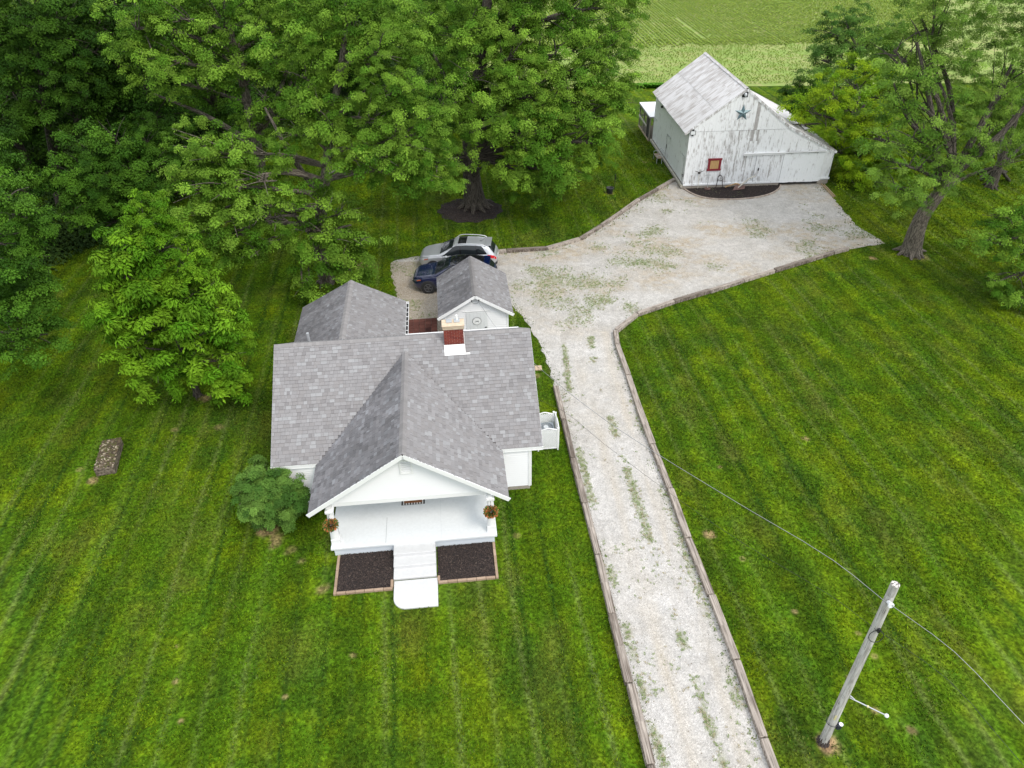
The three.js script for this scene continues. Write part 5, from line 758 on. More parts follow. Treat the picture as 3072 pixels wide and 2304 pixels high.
  cable(Q1, 0.009, alu, 'pale upper cable from the pole out past the lower right corner'); cable(Q1.map((p, i) => p.clone().add(V(0.01, -0.012, 0.014 * Math.sin(i * 3)))), 0.008, blk, 'black wire twisted along the pale cable to the lower right corner');
  cable([at(5.42, 0.06, 0.13), V(9.25, 5.5, -8.53), V(9.82, 5.5, -6.73), V(11.2, 5.6, -3)], 0.008, blk, 'thin black lower cable from the pole to the lower right corner');
}
// ---------------------------------------------------------------- small things on the lawn
{
  seed = 101;
  const C = V(-16.42, 0, -21.98), o = thing('stone_block', 'long mossy stone block lying on the left lawn', 'stone block', [C.x, 0, C.z], 0.24);
  const g = new RoundedBoxGeometry(0.74, 0.4, 1.85, 6, 0.05); const p = g.attributes.position; for (let i = 0; i < p.count; i++) { const x = p.getX(i), y = p.getY(i), z = p.getZ(i); p.setXYZ(i, x + 0.05 * (fbm(z * 2 + 3, y * 3, 2) - 0.5), y + 0.05 * (fbm(x * 5, z * 5, 2) - 0.5), z + 0.05 * (fbm(x * 3, y * 3 + 9, 2) - 0.5)); } g.computeVertexNormals();
  part('stone', triUV(g.translate(0, 0.16, 0)), mat(null, 0.95, { map: texture(256, 256, (u, v, i, j) => mixc([0.05, 0.037, 0.024], [0.27, 0.225, 0.17], clamp(fbm(i * 0.07, j * 0.07, 4) * 1.6 - 0.4)), { rep: [0.8, 0.8] }), bumpMap: grain, bumpScale: 0.02 }), o);
  const L = []; const ch = new THREE.IcosahedronGeometry(0.05, 0).scale(1, 0.5, 1); for (let i = 0; i < 620; i++) { const z = rr(-0.88, 0.88); L.push({ p: V(rr(-0.35, 0.35), 0.355, z), q: yaw(rnd() * 6), s: rr(0.5, 1.3), c: rnd() < 0.16 ? mixc([0.24, 0.2, 0.13], [0.4, 0.35, 0.26], rnd()) : rnd() < 0.4 ? [0.07, 0.07, 0.02] : mixc([0.03, 0.022, 0.014], [0.11, 0.08, 0.045], rnd()) }); } scatter('moss_crust', ch, mat([1, 1, 1], 1), L, o);
  const b = thing('black_pot', 'black plastic pot standing on the lawn near the gravel edge', 'pot', [7.1, 0, -49.0]);
  part('pot', new THREE.LatheGeometry([[0, 0], [0.2, 0], [0.25, 0.36], [0.27, 0.36], [0.27, 0.4], [0.24, 0.4], [0.22, 0.3], [0, 0.28]].map(([a, c]) => new THREE.Vector2(a, c)), 20), mat([0.025, 0.027, 0.03], 0.6), b);
  const s = thing('thin_stake', 'thin dark metal stake standing upright beside the black pot', 'stake', [7.42, 0, -49.1]); part('rod', tube([V(0, 0, 0), V(0.02, 1.0, 0)], [0.012], 5), M.dark, s); part('tip', tube([V(0.02, 0.95, 0), V(0.03, 1.3, 0)], [0.03], 6), M.black, s);
  // mulch ring round the big tree
  const m = thing('tree_mulch_ring', 'dark mulch ring round the foot of the broad back maple', 'mulch bed', [-2.65, 0, -46.4]);
  const P = []; for (let i = 0; i < 40; i++) { const a = (i / 40) * 6.2832, k = 1 + 0.06 * Math.sin(i * 1.7); P.push([2.15 * k * Math.cos(a), 2.05 * k * Math.sin(a)]); }
  part('soil', poly(P, 0.03), M.chipBase, m); mulchChips(m, 3000, () => { const a = rnd() * 6.3, r = 2 * Math.sqrt(rnd()); return [r * Math.cos(a), r * Math.sin(a)]; }, 0.04);
}
const LOBES = {T1:[[-14.1,8.5,-26.5,1.0],[-15.0,7.6,-25.9,1.0],[-13.9,7.1,-26.6,1.3],[-13.1,6.5,-26.8,0.8],[-15.4,6.7,-25.4,0.8],[-14.6,5.9,-26.0,1.6],[-13.5,5.0,-26.4,1.2],[-16.0,4.9,-25.3,1.1],[-14.7,4.3,-25.4,1.5],[-12.9,4.5,-26.5,1.4],[-12.2,3.2,-26.8,1.0],[-13.0,3.7,-25.0,1.5],[-15.7,3.3,-25.2,1.0],[-15.0,2.3,-25.3,1.2],[-12.4,2.3,-25.6,1.2],[-13.1,1.9,-25.0,1.1],[-14.7,1.4,-25.2,0.7]],
  T2:[[-14.6,8.6,-33.5,1.5],[-13.0,8.4,-34.0,1.3],[-15.2,7.2,-33.1,1.3],[-13.5,7.2,-33.1,1.6],[-11.9,7.2,-33.5,1.5],[-15.1,5.8,-32.7,1.4],[-13.4,5.6,-32.9,1.7],[-12.0,5.3,-33.5,1.1],[-14.6,4.6,-32.5,1.3],[-12.9,3.9,-32.9,0.9],[-9.6,5.4,-35.0,1.3],[-8.6,4.7,-35.3,1.2],[-10.5,4.0,-34.7,1.0],[-9.3,3.7,-34.3,1.4],[-7.8,3.1,-35.0,1.3],[-10.0,2.0,-34.0,1.2],[-11.0,1.1,-33.7,0.7],[-8.4,1.7,-34.5,0.9],[-5.8,12.4,-35.5,2.1],[-7.3,13.0,-37.5,2.0],[-4.7,10.6,-35.5,2.0],[-6.1,9.5,-35.0,1.8],[-4.4,8.8,-35.0,1.6],[-9.1,10.0,-35.5,1.3],[-9.9,11.1,-37.0,1.6],[-10.4,8.6,-36.0,1.1],[-7.9,9.8,-35.5,1.0],[-5.8,7.9,-34.5,1.3],[-7.1,7.9,-34.5,1.1],[-4.5,7.0,-35.0,1.0],[-11.2,8.0,-35.0,1.0],[-8.5,8.0,-35.0,0.9],[-3.4,7.0,-35.5,1.2]],
  T4:[[-19.1,12.5,-41.0,1.8],[-17.5,12.8,-42.0,1.9],[-18.6,11.2,-41.0,1.7],[-16.5,11.2,-42.0,1.9],[-15.6,12.2,-44.0,2.3],[-13.7,11.9,-44.0,2.3],[-13.0,10.2,-44.0,1.8],[-14.8,10.0,-43.0,1.5],[-18.0,9.5,-42.0,1.3],[-12.4,11.9,-45.0,2.1],[-11.2,11.0,-46.0,2.2],[-13.6,8.5,-43.0,1.2],[-14.8,7.3,-42.5,1.1],[-13.3,7.4,-43.0,1.2]],
  T3:[[-2.6,10.6,-47.4,2.5],[-0.4,11.5,-49.4,2.6],[2.5,11.2,-49.4,2.9],[5.1,11.0,-50.4,2.3],[7.0,9.6,-50.4,1.6],[-2.1,8.7,-45.4,2.6],[0.4,9.7,-46.4,2.5],[3.2,9.5,-47.4,2.7],[6.0,8.4,-48.4,2.2],[7.3,6.5,-48.9,1.4],[-3.8,7.4,-44.4,2.2],[-1.0,6.8,-44.4,2.5],[1.5,7.6,-45.4,2.2],[4.1,7.0,-46.4,2.6],[6.3,5.8,-47.4,1.8],[-3.3,5.4,-43.9,2.2],[-0.8,4.2,-45.4,1.6],[1.2,5.4,-44.4,2.3],[3.5,5.2,-44.9,2.1],[5.7,4.4,-46.4,1.5],[-4.5,4.2,-43.9,1.7],[0.6,3.4,-44.4,1.5],[2.3,3.4,-44.2,1.6],[4.0,3.5,-44.9,1.2],[-3.3,3.4,-43.4,1.2],[-6.2,5.0,-44.4,1.7],[-1.7,3.2,-43.9,1.0],[-7.7,4.5,-44.9,1.4]],
  T9:[[-4.4,10.3,-58.0,3.0],[-1.7,11.5,-58.0,3.0],[7.9,10.2,-58.0,2.0],[6.8,11.7,-58.0,2.6],[-6.3,9.5,-56.0,2.6]],
  T5:[[-27.4,12.2,-46.0,2.4],[-26.0,11.5,-47.0,2.5],[-28.3,10.0,-46.0,2.2],[-26.0,9.4,-46.0,2.2],[-29.0,8.4,-45.0,1.6],[-27.3,7.7,-45.5,2.0],[-25.1,10.0,-48.0,2.0],[-25.0,8.0,-47.5,1.7],[-26.6,6.2,-47.0,1.5],[-29.0,7.1,-45.0,1.1]],
  T6:[[-23.4,6.7,-40.0,1.5],[-22.0,6.9,-41.0,1.6],[-20.7,6.5,-42.0,1.6],[-24.3,5.8,-39.0,1.4],[-22.6,5.5,-39.0,1.8],[-21.0,5.4,-40.0,1.8],[-19.8,5.5,-41.0,1.3],[-23.6,4.4,-38.5,1.4],[-21.9,3.9,-39.0,1.6],[-20.8,4.0,-39.5,1.3],[-22.8,3.0,-38.5,1.0]],
  T7:[[-18.0,9.9,-25.0,1.0],[-17.6,9.2,-25.0,0.8],[-18.5,8.4,-24.5,1.0],[-18.1,7.5,-25.0,0.7],[-18.5,7.3,-24.0,1.2],[-17.8,7.0,-24.6,0.7],[-19.1,5.8,-23.5,1.0],[-18.4,5.5,-24.0,0.9],[-19.1,4.5,-23.2,0.9],[-18.1,4.8,-24.0,0.6]],
  T10:[[21.9,12.2,-42.0,2.4],[24.2,12.6,-42.0,2.7],[26.9,11.9,-42.0,2.2],[20.4,10.9,-41.0,1.7],[22.5,10.4,-41.0,2.2],[25.0,10.3,-41.0,2.2],[27.2,9.8,-41.0,2.0],[20.5,9.0,-40.0,1.5],[22.4,8.5,-40.0,2.0],[25.1,8.1,-40.5,2.0],[27.6,7.4,-41.0,1.8],[21.4,7.1,-39.0,1.4],[23.6,6.6,-39.0,1.8],[26.4,6.0,-40.0,1.5],[19.8,6.2,-38.0,1.1],[21.3,5.8,-37.8,1.5],[23.5,5.1,-38.2,1.3],[20.4,4.9,-37.4,1.0],[21.9,4.3,-37.5,1.1],[19.5,7.1,-38.5,0.9],[29.2,4.8,-41.0,1.3]],
  T11:[[20.9,4.6,-52.0,1.5],[22.7,5.2,-53.0,1.8],[24.9,5.8,-54.0,2.0],[27.1,5.2,-54.0,2.0],[20.2,3.8,-51.5,1.0],[22.1,3.6,-51.0,1.8],[24.2,3.7,-51.5,2.1],[26.6,2.9,-52.0,2.2],[23.2,2.1,-50.5,1.5],[25.4,1.4,-50.5,1.8],[27.8,1.3,-51.5,2.0],[24.5,0.2,-50.0,1.3],[26.6,-0.1,-50.0,1.5]],
  T12:[[27.0,6.8,-66.0,1.7],[28.3,7.5,-66.0,1.7],[30.3,6.1,-66.0,2.1],[26.3,4.9,-65.0,1.6],[28.3,4.8,-65.0,2.0],[30.8,4.1,-65.0,1.8],[32.6,6.2,-67.0,1.6],[26.6,3.1,-64.5,1.4]],
  T13:[[24.0,2.7,-64.0,0.9],[24.8,3.3,-64.0,0.7]],
  T14:[[25.2,3.8,-34.0,1.1],[23.9,3.5,-33.5,0.8],[26.0,2.9,-33.5,1.1],[26.0,1.6,-33.0,1.1],[25.0,1.5,-32.8,0.6],[26.5,0.3,-32.5,0.7],[26.0,4.3,-34.5,0.9],[24.8,4.3,-34.5,0.7]],
  T15:[[39.5,-1.2,-55.0,2.0],[38.1,-2.3,-55.0,1.8],[35.5,-2.6,-54.0,1.8],[33.8,-3.3,-53.0,1.4],[40.1,-3.1,-54.0,1.8],[37.6,-4.0,-53.5,1.8],[39.8,2.2,-58.0,2.2],[38.5,-0.4,-57.0,1.8],[40.0,0.3,-57.0,1.8]],
  S1:[[-8.9,1.5,-18.6,0.8],[-9.2,1.9,-18.4,0.6],[-8.3,1.5,-18.8,0.7],[-9.0,1.3,-18.1,0.7],[-8.3,1.2,-18.2,0.7],[-8.7,1.8,-19.2,0.6],[-9.2,1.9,-19.3,0.4],[-9.2,1.6,-18.0,0.5]]};// ---------------------------------------------------------------- trees
const leafMat = (k = 0.35) => mat([1, 1, 1], 0.6, { phys: true, transmission: k, thickness: 0, specularIntensity: 0.18 });
function leafSpray(n, len, spread, droop, wide) {   // leaves round a twig; +y points outward
  const G = [];
  for (let i = 0; i < n; i++) {
    const t = Math.sqrt(rnd()), a = i * 2.4 + rr(-0.4, 0.4), r = spread * t * rr(0.6, 1), y = spread * 0.7 * (1 - t) + rr(-0.12, 0.12) * spread, L = len * rr(0.7, 1.25), w = L * wide;
    const g = new THREE.BufferGeometry(), f = L * 0.1; // two halves folded along the midrib
    g.setAttribute('position', new THREE.Float32BufferAttribute([0, 0, 0, w, f, L * 0.45, 0, 0, L, 0, 0, 0, 0, 0, L, -w, f, L * 0.45], 3)); g.rotateZ(rr(-0.5, 0.5)); g.rotateX(droop * rr(0.3, 1.3)); g.rotateY(-a + Math.PI / 2 + rr(-0.5, 0.5)); g.translate(r * Math.cos(a), y, r * Math.sin(a)); g.computeVertexNormals(); G.push(prep(g));
  }
  return merge(G);
}
const SPRAY = {};
{ seed = 111; SPRAY.maple = [leafSpray(27, 0.18, 0.47, 0.75, 0.3), leafSpray(24, 0.205, 0.49, 0.85, 0.27), leafSpray(25, 0.19, 0.5, 0.6, 0.3)]; SPRAY.long = [leafSpray(18, 0.34, 0.5, 0.85, 0.22), leafSpray(16, 0.38, 0.52, 0.9, 0.21)]; SPRAY.fine = [leafSpray(30, 0.15, 0.52, 0.5, 0.28), leafSpray(26, 0.17, 0.54, 0.55, 0.26)]; SPRAY.shrub = [leafSpray(34, 0.05, 0.16, 0.5, 0.4), leafSpray(34, 0.055, 0.17, 0.5, 0.42)]; }
function foliage(o, base, lobes, kind, cols, dens, size0, gap = 0.2) {
  const A = SPRAY[kind].map(() => []), m = leafMat(0.1), up = V(0, 1, 0);
  for (const [X, Y, Z, R] of lobes) {
    const size = size0 * rr(0.62, 1.2), lobeTone = rr(-0.22, 0.22), c = V(X, Y, Z).sub(base), nT = Math.max(6, Math.round(4.3 * R * R / (size * size)));
    for (let i = 0; i < nT; i++) {   // tufts over the lobe, fewer beneath
      const d = V(rr(-1, 1), rr(-0.75, 1), rr(-1, 1)); if (d.lengthSq() > 1 || d.lengthSq() < 0.05) { i--; continue; } d.normalize(); if (rnd() < gap) continue;
      const r = R * (rnd() < 0.3 ? rr(0.35, 0.7) : rr(0.75, 1.08)); const p = c.clone().addScaledVector(d, r); p.y -= 0.12 * R * (1 - d.y);
      const tone = mixc(cols[0], cols[1], clamp(rr(-0.1, 1.1) + lobeTone)), k = rr(0.75, 1.25), n = Math.round(dens * rr(8, 14));
      const ax = V(d.x + rr(-0.35, 0.35), d.y * 0.35 + rr(-0.1, 0.35), d.z + rr(-0.35, 0.35)).normalize(), len = size * rr(0.7, 1.7);
      for (let j = 0; j < n; j++) {   // a plume along a twig that reaches out
        const t = rnd(), wdt = size * 0.42 * (1 - 0.55 * t), q = p.clone().addScaledVector(ax, len * (t - 0.45)).add(V(rr(-1, 1) * wdt, rr(-0.55, 0.45) * wdt, rr(-1, 1) * wdt)); q.y -= 0.22 * len * t * t; if (base.y + q.y < 0.15 || inBuilding(base.x + q.x, base.y + q.y, base.z + q.z)) continue;
        const out = ax.clone().multiplyScalar(0.45 + 0.3 * t).add(V(rr(-0.3, 0.3), 0.85, rr(-0.3, 0.3))).normalize();
        A[j % A.length].push({ p: q, q: new THREE.Quaternion().setFromUnitVectors(up, out).multiply(yaw(rnd() * 6.3)), s: rr(0.7, 1.15) * (kind === 'shrub' ? 1 : Math.min(1.25, size)), c: tone.map(((kq) => (v) => v * kq)(k * rr(0.8, 1.2))) });
      }
    }
  }
  A.forEach((l, i) => l.length && scatter('crown', SPRAY[kind][i], m, l, o)); return A.reduce((s, l) => s + l.length, 0);
}
let sprays = 0;
function inBuilding(x, y, z) {   // no leaves inside the barn, the wing or the house
  const [bx, bz] = toLocal(x, z, BO, BY); if (bx > -4 && bx < 7.5 && bz > -10.5 && bz < 3 && y < 0.3 + (bx < 0 ? 6.8 + bx * 0.74 : bx < 3.5 ? 6.8 - bx * 0.74 : 4.2 - (bx - 3.5) * 0.5)) return true;
  const [hx, hz] = toLocal(x, z, HO, HY); return hx > -5.3 && hx < 5.1 && hz > -7.2 && hz < 4.2 && y < 3.2 && !(hz < -3.9 && hx > -0.1);
}
function tree(name, label, opt) {
  seed = opt.seed; const base = V(...opt.base), o = thing(name, label, opt.cat ?? 'tree', opt.base, 0, opt.group), R0 = opt.r, bk = opt.bark ?? M.bark;
  const T = opt.trunk.map((p) => V(...p).sub(base)); T[0].y = -0.1;
  const rad = T.map((_, i) => lerp(R0, opt.rt ?? R0 * 0.3, i / (T.length - 1))); if (!opt.plain) rad[0] *= 1.25;
  const tr = [tube(T, rad, 12)]; for (let i = 0; i < (opt.roots ?? 6); i++) { const a = (i / (opt.roots ?? 6)) * 6.28 + rr(-0.3, 0.3), k = R0 * rr(1.7, 2.3); tr.push(tube([T[0].clone().add(V(k * Math.cos(a), 0.08, k * Math.sin(a))), T[0].clone().add(V(R0 * 1.05 * Math.cos(a), 0.22 + R0 * 0.3, R0 * 1.05 * Math.sin(a))), T[0].clone().add(V(R0 * 0.6 * Math.cos(a), 0.6 + R0 * 1.4, R0 * 0.6 * Math.sin(a)))], [R0 * 0.16, R0 * 0.34, R0 * 0.3], 6)); }
  if (opt.trunk.length > 1) part('trunk', tr, bk, o);
  const limbs = [], along = new THREE.CatmullRomCurve3(T.length > 2 ? T : [T[0], T[0].clone().lerp(T[1], 0.5), T[1]]);
  const lobes = opt.lobes, lim = opt.limbs ?? 1;
  for (const [X, Y, Z, R] of lobes) {
    if (rnd() > lim) continue; const c = V(X, Y, Z).sub(base); let best = along.getPoint(0.98), bd = 1e9; for (let t = 0.25; t <= 1; t += 0.05) { const q = along.getPoint(t), d = q.distanceTo(c) + Math.max(0, q.y - c.y + 1.2) * 1.5; if (d < bd) { bd = d; best = q; } }
    const l = best.distanceTo(c), m = best.clone().lerp(c, 0.5).add(V(rr(-0.1, 0.1) * l, rr(0, 0.12) * l, rr(-0.1, 0.1) * l)), r = Math.min(R0 * 0.45, 0.035 + 0.028 * R + 0.012 * l);
    limbs.push(tube([best, m, c], [r, r * 0.7, r * 0.35], 6));
    for (let k = 0; k < 7; k++) { const d = V(rr(-1, 1), rr(-0.4, 1), rr(-1, 1)).normalize(), s = best.clone().lerp(c, rr(0.55, 1)).add(V(0, 0.05 * l * 0, 0)), e = c.clone().addScaledVector(d, R * rr(0.6, 1)); limbs.push(tube([s, s.clone().lerp(e, 0.5).add(V(0, 0.1, 0)), e], [r * 0.35, r * 0.2, 0.008], 5)); }
  }
  for (const pts of opt.extra ?? []) limbs.push(tube(pts.slice(0, -1).map((p) => V(...p).sub(base)), pts[pts.length - 1], 8));
  if (limbs.length) part('limbs', limbs, opt.limbMat ?? bk, o);
  if (opt.dead) part('dead_branch', opt.dead.map((pts) => tube(pts.map((p) => V(...p).sub(base)), [0.05, 0.03, 0.012], 6)), mat([0.42, 0.4, 0.37], 0.9), o);
  const n = foliage(o, base, lobes.concat(opt.off ?? []), opt.kind, opt.cols, opt.dens ?? 1, opt.size ?? 0.85, opt.gap); sprays += n; o.userData.n = undefined; delete o.userData.n;
  return o;
}
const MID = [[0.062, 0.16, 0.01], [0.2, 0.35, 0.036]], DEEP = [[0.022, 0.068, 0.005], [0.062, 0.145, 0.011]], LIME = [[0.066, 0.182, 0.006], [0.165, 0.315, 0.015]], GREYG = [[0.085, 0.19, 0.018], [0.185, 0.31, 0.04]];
const L = LOBES;
tree('young_tree', 'bright yellow green young tree on the left lawn beside the house', { seed: 201, base: [-14.26, 0, -26.17], r: 0.13, roots: 4, trunk: [[-14.26, 0, -26.17], [-14.3, 2.5, -26.2], [-14.6, 5, -26.3], [-15, 8, -26.4]], lobes: L.T1.slice(0, 15).map(([x, y, z, r]) => [x, Math.max(y, 2.2), z, r]), kind: 'long', cols: LIME, dens: 1.1, size: 0.46, gap: 0.12 });
tree('silver_maple', 'tall silver maple with forked grey trunk right behind the house wing', { seed: 202, base: [-10.4, 0, -36.5], r: 0.36, trunk: [[-10.4, 0, -36.5], [-10.5, 2.2, -36.5], [-9.8, 5, -36.5], [-9.1, 7.5, -36.5], [-8.7, 9.1, -36.5], [-7.7, 12, -36.5], [-7, 15, -36.5]], lobes: L.T2, off: [[-8, 14.5, -37, 2.4], [-5.5, 14, -36, 2], [-10, 14, -36.5, 2]], extra: [[[-10.4, 2.4, -36.4], [-11.2, 4.6, -35.6], [-12.6, 5.6, -34.6], [0.2, 0.14, 0.07]], [[-9.8, 5, -36.5], [-11, 7.2, -36.6], [-12, 9.6, -37], [0.2, 0.12, 0.05]], [[-10.3, 2.2, -36.4], [-9.4, 3.6, -35.6], [-8.2, 4.2, -35], [0.16, 0.1, 0.05]]], dead: [[[-9.8, 4.6, -36.2], [-9.2, 5.2, -35.7], [-9, 5.8, -35.6]], [[-9.3, 6.4, -36.3], [-8.4, 7, -36], [-8.2, 7.7, -36]]], kind: 'maple', cols: MID, dens: 1.15, size: 0.52, gap: 0.22, bark: M.barkGrey });
tree('rear_maple', 'big maple with bare grey limbs at the top left behind the silver maple', { seed: 203, base: [-16.3, 0, -45], r: 0.42, trunk: [[-16.3, 0, -45], [-15.6, 3, -44.6], [-15.2, 7, -44], [-15.3, 11.5, -44], [-15, 15, -44]], lobes: L.T4, off: [[-15, 15, -44, 2.6], [-19, 14.5, -43, 2.4], [-12, 14.5, -45, 2.4]], extra: [[[-15.4, 5.4, -44.2], [-13.6, 8, -44.4], [-12.2, 10.6, -45], [0.22, 0.14, 0.06]], [[-15.4, 5.4, -44.2], [-17.6, 7.6, -43], [-19.6, 9, -42], [0.2, 0.12, 0.05]]], kind: 'maple', cols: MID, dens: 1, size: 0.6, gap: 0.32, bark: M.barkGrey });
tree('broad_maple', 'broad old maple with thick trunk rising from the dark mulch ring', { seed: 204, base: [-2.35, 0, -47.0], r: 0.62, roots: 11, trunk: [[-2.35, 0, -47.0], [-2.5, 2.6, -47.2], [-2.4, 5.5, -47.4], [-1.6, 9, -48], [-1, 13, -48.5], [0, 16, -49]], lobes: L.T3.filter(([x, y]) => !(x > -3.7 && x < -0.5 && y < 5.6)), off: [[-1, 14, -47.5, 3], [3, 14, -49, 3], [-5, 13.5, -48, 2.6], [-3, 9, -53, 3]], extra: [[[-2.4, 2.8, -47.2], [0.4, 5.6, -47.4], [3.2, 8.8, -48.4], [0.34, 0.22, 0.1]], [[-2.5, 2.4, -47], [-4.6, 4.6, -45.8], [-6.6, 6, -45], [0.26, 0.17, 0.07]], [[-2.4, 3.6, -47.2], [-3.2, 7, -46.6], [-4.4, 10, -46.4], [0.3, 0.2, 0.09]], [[-2.4, 2.2, -46.8], [-1.2, 3.6, -45.4], [-0.6, 3.8, -44.2], [0.16, 0.1, 0.05]]], kind: 'maple', cols: MID, dens: 1, size: 0.58, gap: 0.22 });
tree('far_maple', 'maple crown farther back behind the broad maple at the top edge', { seed: 205, base: [1.2, 0, -58], r: 0.45, trunk: [[1.2, 0, -58], [1.1, 5, -58], [0.8, 10, -58], [0.5, 15, -58]], lobes: L.T9, off: [[0, 14.5, -58, 3], [4, 14, -59, 3]], kind: 'maple', cols: MID, dens: 0.9, size: 0.8, gap: 0.2 });
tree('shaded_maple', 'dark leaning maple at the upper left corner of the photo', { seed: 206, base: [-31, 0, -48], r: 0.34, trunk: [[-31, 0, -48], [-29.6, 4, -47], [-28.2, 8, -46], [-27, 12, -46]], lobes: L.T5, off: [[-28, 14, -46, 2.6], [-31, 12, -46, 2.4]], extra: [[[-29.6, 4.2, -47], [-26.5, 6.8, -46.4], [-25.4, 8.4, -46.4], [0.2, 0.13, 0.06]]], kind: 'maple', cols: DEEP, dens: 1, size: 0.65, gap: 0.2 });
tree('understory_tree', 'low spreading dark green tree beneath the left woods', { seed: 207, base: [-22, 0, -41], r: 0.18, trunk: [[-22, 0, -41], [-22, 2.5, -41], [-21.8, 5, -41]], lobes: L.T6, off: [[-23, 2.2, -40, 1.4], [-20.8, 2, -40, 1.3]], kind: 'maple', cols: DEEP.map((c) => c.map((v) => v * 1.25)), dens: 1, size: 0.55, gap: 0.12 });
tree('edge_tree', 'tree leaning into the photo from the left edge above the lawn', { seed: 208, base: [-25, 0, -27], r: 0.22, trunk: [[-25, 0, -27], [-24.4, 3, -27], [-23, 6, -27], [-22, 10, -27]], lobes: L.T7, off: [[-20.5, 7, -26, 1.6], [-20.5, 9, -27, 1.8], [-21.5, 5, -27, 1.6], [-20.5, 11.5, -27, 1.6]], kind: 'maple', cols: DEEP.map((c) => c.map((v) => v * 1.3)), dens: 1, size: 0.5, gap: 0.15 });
tree('leaning_tree', 'large loose crowned tree with leaning trunk on the right by the gravel yard', { seed: 209, base: [23.85, 0, -39.04], r: 0.47, rt: 0.3, roots: 9, trunk: [[23.85, 0, -39.04], [23.75, 2.2, -39.0], [24.2, 3.6, -39], [24.8, 5, -39]], lobes: L.T10, off: [[23, 15, -41, 2.6], [27, 14.5, -41, 2.8], [30, 12, -40, 2.6], [28.5, 12.6, -43, 2.4], [31, 11, -43, 2.4]], extra: [[[24.3, 3.6, -39], [23.4, 6.4, -39.4], [22.4, 8.8, -39.8], [21.2, 11.4, -40.4], [0.24, 0.18, 0.13, 0.06]], [[24.6, 4.4, -39], [25.6, 7.4, -39.6], [26.6, 10.4, -40.4], [0.25, 0.15, 0.06]], [[24.8, 5, -39], [26.8, 7, -39.4], [29.2, 10.6, -40.4], [0.25, 0.16, 0.06]], [[23.4, 6.4, -39.4], [21.6, 7.6, -39.4], [20.2, 9.6, -39.6], [0.15, 0.1, 0.05]]], kind: 'fine', cols: GREYG, dens: 0.75, size: 0.55, gap: 0.24, limbs: 0.9, bark: M.barkGrey, limbMat: M.bark });
tree('lime_tree', 'rounded yellow green bushy tree beside the right barn wall', { seed: 210, base: [25, 0, -52.5], r: 0.25, trunk: [[25, 0, -52.5], [24.8, 2.5, -52.5], [24.6, 5, -52.5]], lobes: L.T11, off: [[25.5, 1.2, -51.5, 1.6], [27.5, 2, -51, 1.8]], kind: 'maple', cols: [[0.12, 0.25, 0.006], [0.26, 0.38, 0.012]], dens: 1, size: 0.55, gap: 0.14 });
tree('field_edge_tree', 'blue green tree behind the yellow green one at the field edge', { seed: 211, base: [30, 0, -66], r: 0.25, trunk: [[30, 0, -66], [29.8, 3, -66], [29.6, 6, -66]], lobes: L.T12, off: [[29, 2, -65.5, 1.8], [31.5, 2.2, -66, 2]], kind: 'maple', cols: [[0.05, 0.135, 0.018], [0.125, 0.24, 0.04]], dens: 0.95, size: 0.7, gap: 0.15 });
tree('round_bush', 'small dark green round bush behind the barn by the field', { seed: 212, base: [24.4, 0, -64], r: 0.1, cat: 'bush', trunk: [[24.4, 0, -64], [24.4, 1.4, -64], [24.4, 2, -64]], lobes: [...L.T13, [24, 1.3, -63.6, 1.1], [25, 1.2, -63.8, 1.1], [24.5, 2, -64, 1]], kind: 'maple', cols: DEEP, dens: 1, size: 0.7, gap: 0.05 });
tree('right_edge_tree', 'low branches of a tree reaching in from the right edge', { seed: 213, base: [29, 0, -34], r: 0.3, trunk: [[29, 0, -34], [28.8, 3, -34], [28.6, 6, -34], [28.6, 10, -34]], lobes: L.T14, off: [[28.5, 5, -34, 2], [29, 8, -34, 2.4], [29, 3, -33, 1.6]], kind: 'maple', cols: MID, dens: 1, size: 0.48, gap: 0.22 });
tree('right_rear_tree', 'dark tree filling the gap behind the leaning tree at right', { seed: 214, base: [34, 0, -49], r: 0.3, trunk: [[34, 0, -49], [34, 3, -49], [33.8, 6, -49]], lobes: L.T15, off: [[34, 6, -50, 2.2], [37, 5, -50, 2.4]], kind: 'maple', cols: MID, dens: 0.9, size: 0.7, gap: 0.2 });
tree('house_shrub', 'rounded green shrub at the left front corner of the house', { seed: 215, base: [-8.75, 0, -18.75], r: 0.05, roots: 3, plain: true, cat: 'shrub', trunk: [[-8.75, 0, -18.75], [-8.75, 0.8, -18.75], [-8.75, 1.3, -18.75]], lobes: [...L.S1, [-8.8, 0.7, -18.6, 0.75], [-8.4, 0.8, -18.7, 0.6], [-9.2, 0.8, -18.9, 0.6], [-7.9, 1.0, -19.0, 0.5]], kind: 'shrub', cols: [[0.05, 0.125, 0.018], [0.13, 0.24, 0.04]], dens: 0.85, size: 0.17, gap: 0.1 });
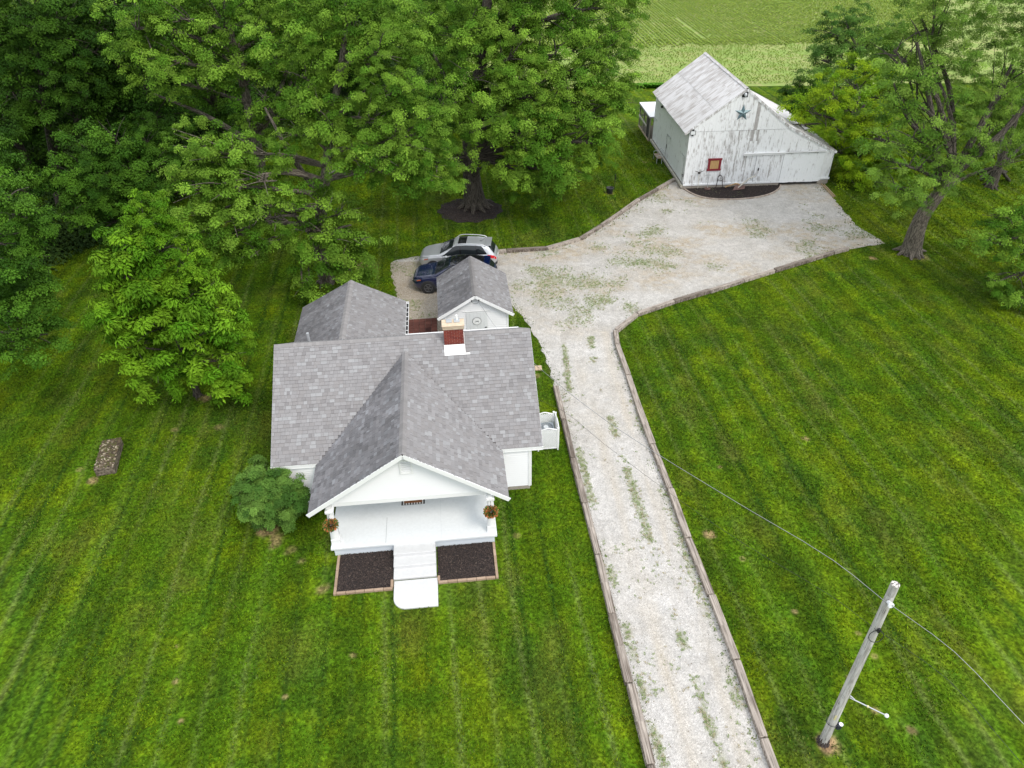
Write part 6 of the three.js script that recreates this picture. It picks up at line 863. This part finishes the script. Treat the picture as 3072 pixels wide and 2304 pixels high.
// the wood behind, tree by tree
{
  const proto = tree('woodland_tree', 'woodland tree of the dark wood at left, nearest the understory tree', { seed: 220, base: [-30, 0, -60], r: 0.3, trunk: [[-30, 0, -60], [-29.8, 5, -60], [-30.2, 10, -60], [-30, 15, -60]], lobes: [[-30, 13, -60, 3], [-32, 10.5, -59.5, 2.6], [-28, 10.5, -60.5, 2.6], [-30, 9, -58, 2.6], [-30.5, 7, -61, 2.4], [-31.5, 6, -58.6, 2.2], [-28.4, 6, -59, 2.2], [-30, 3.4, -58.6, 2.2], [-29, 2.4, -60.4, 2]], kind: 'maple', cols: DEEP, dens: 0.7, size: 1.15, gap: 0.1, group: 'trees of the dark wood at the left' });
  const spots = [[-22, -56], [-37, -55], [-26, -66], [-34, -68], [-42, -63], [-18, -66], [-44, -50], [-38, -44], [-30, -40], [-34, -36], [-28, -34], [-50, -58], [-12, -68], [-24, -50], [-50, -70], [-28, -74], [-40, -76], [-16, -76], [-6, -70], [-36, -26], [-33, -14], [-42, -32]];  // trees outside the left edge are unseen, added to darken the left lawn
  const where = ['behind the big maple with bare limbs', 'in the second row behind the leaning maple', 'in the back row beyond the understory tree', 'in the back row toward the left corner', 'far at the upper left corner', 'in the back row behind the silver maple', 'at the left photo edge', 'left of the understory tree', 'just left of the low understory tree', 'at the left edge above the lawn', 'at the left edge nearest the lawn', 'farthest out at the upper left', 'in the back row right of the others', 'between the understory tree and the big maple', 'deepest in the wood at the far left', 'in the last row behind the big maple', 'in the last row toward the left', 'in the last row behind the silver maple', 'at the wood end behind the broad maple', 'added unseen outside the left edge to darken the lawn', 'added unseen outside the left edge near the stone block for shade', 'added unseen outside the left edge by the edge tree for shade'];
  spots.forEach(([x, z], i) => { const c = proto.clone(); c.name = numbered('woodland_tree'); scene.add(c); c.position.set(x, 0, z); c.rotation.y = i * 1.9; const s = z > -45 ? 0.75 : 0.95 + 0.1 * (i % 3); c.scale.set(s, s, s); c.userData = { label: 'dark woodland tree ' + where[i], category: 'tree', group: 'trees of the dark wood at the left' }; });
}
// leaf litter and low growth on the wood's floor
{
  seed = 240; const E = []; for (let i = 0; i < 16000; i++) { const x = rr(-60, -5), z = rr(-95, -33); if (x > -24 + (z + 36) * -0.34 - 4 && z > -60) continue; if (x > -19 && z > -62) continue; E.push({ p: V(x, rr(0, 0.3), z), q: yaw(rnd() * 6.3), s: rr(0.8, 1.6), c: mixc([0.02, 0.05, 0.01], [0.045, 0.09, 0.014], rnd()) }); }
  const s = scatter('undergrowth', SPRAY.maple[0], leafMat(0.2), E, scene); s.userData = { kind: 'stuff', label: 'low dark undergrowth covering the floor of the wood', category: 'undergrowth' };
}
console.log('sprays', sprays);
renderer.render(scene, camera);
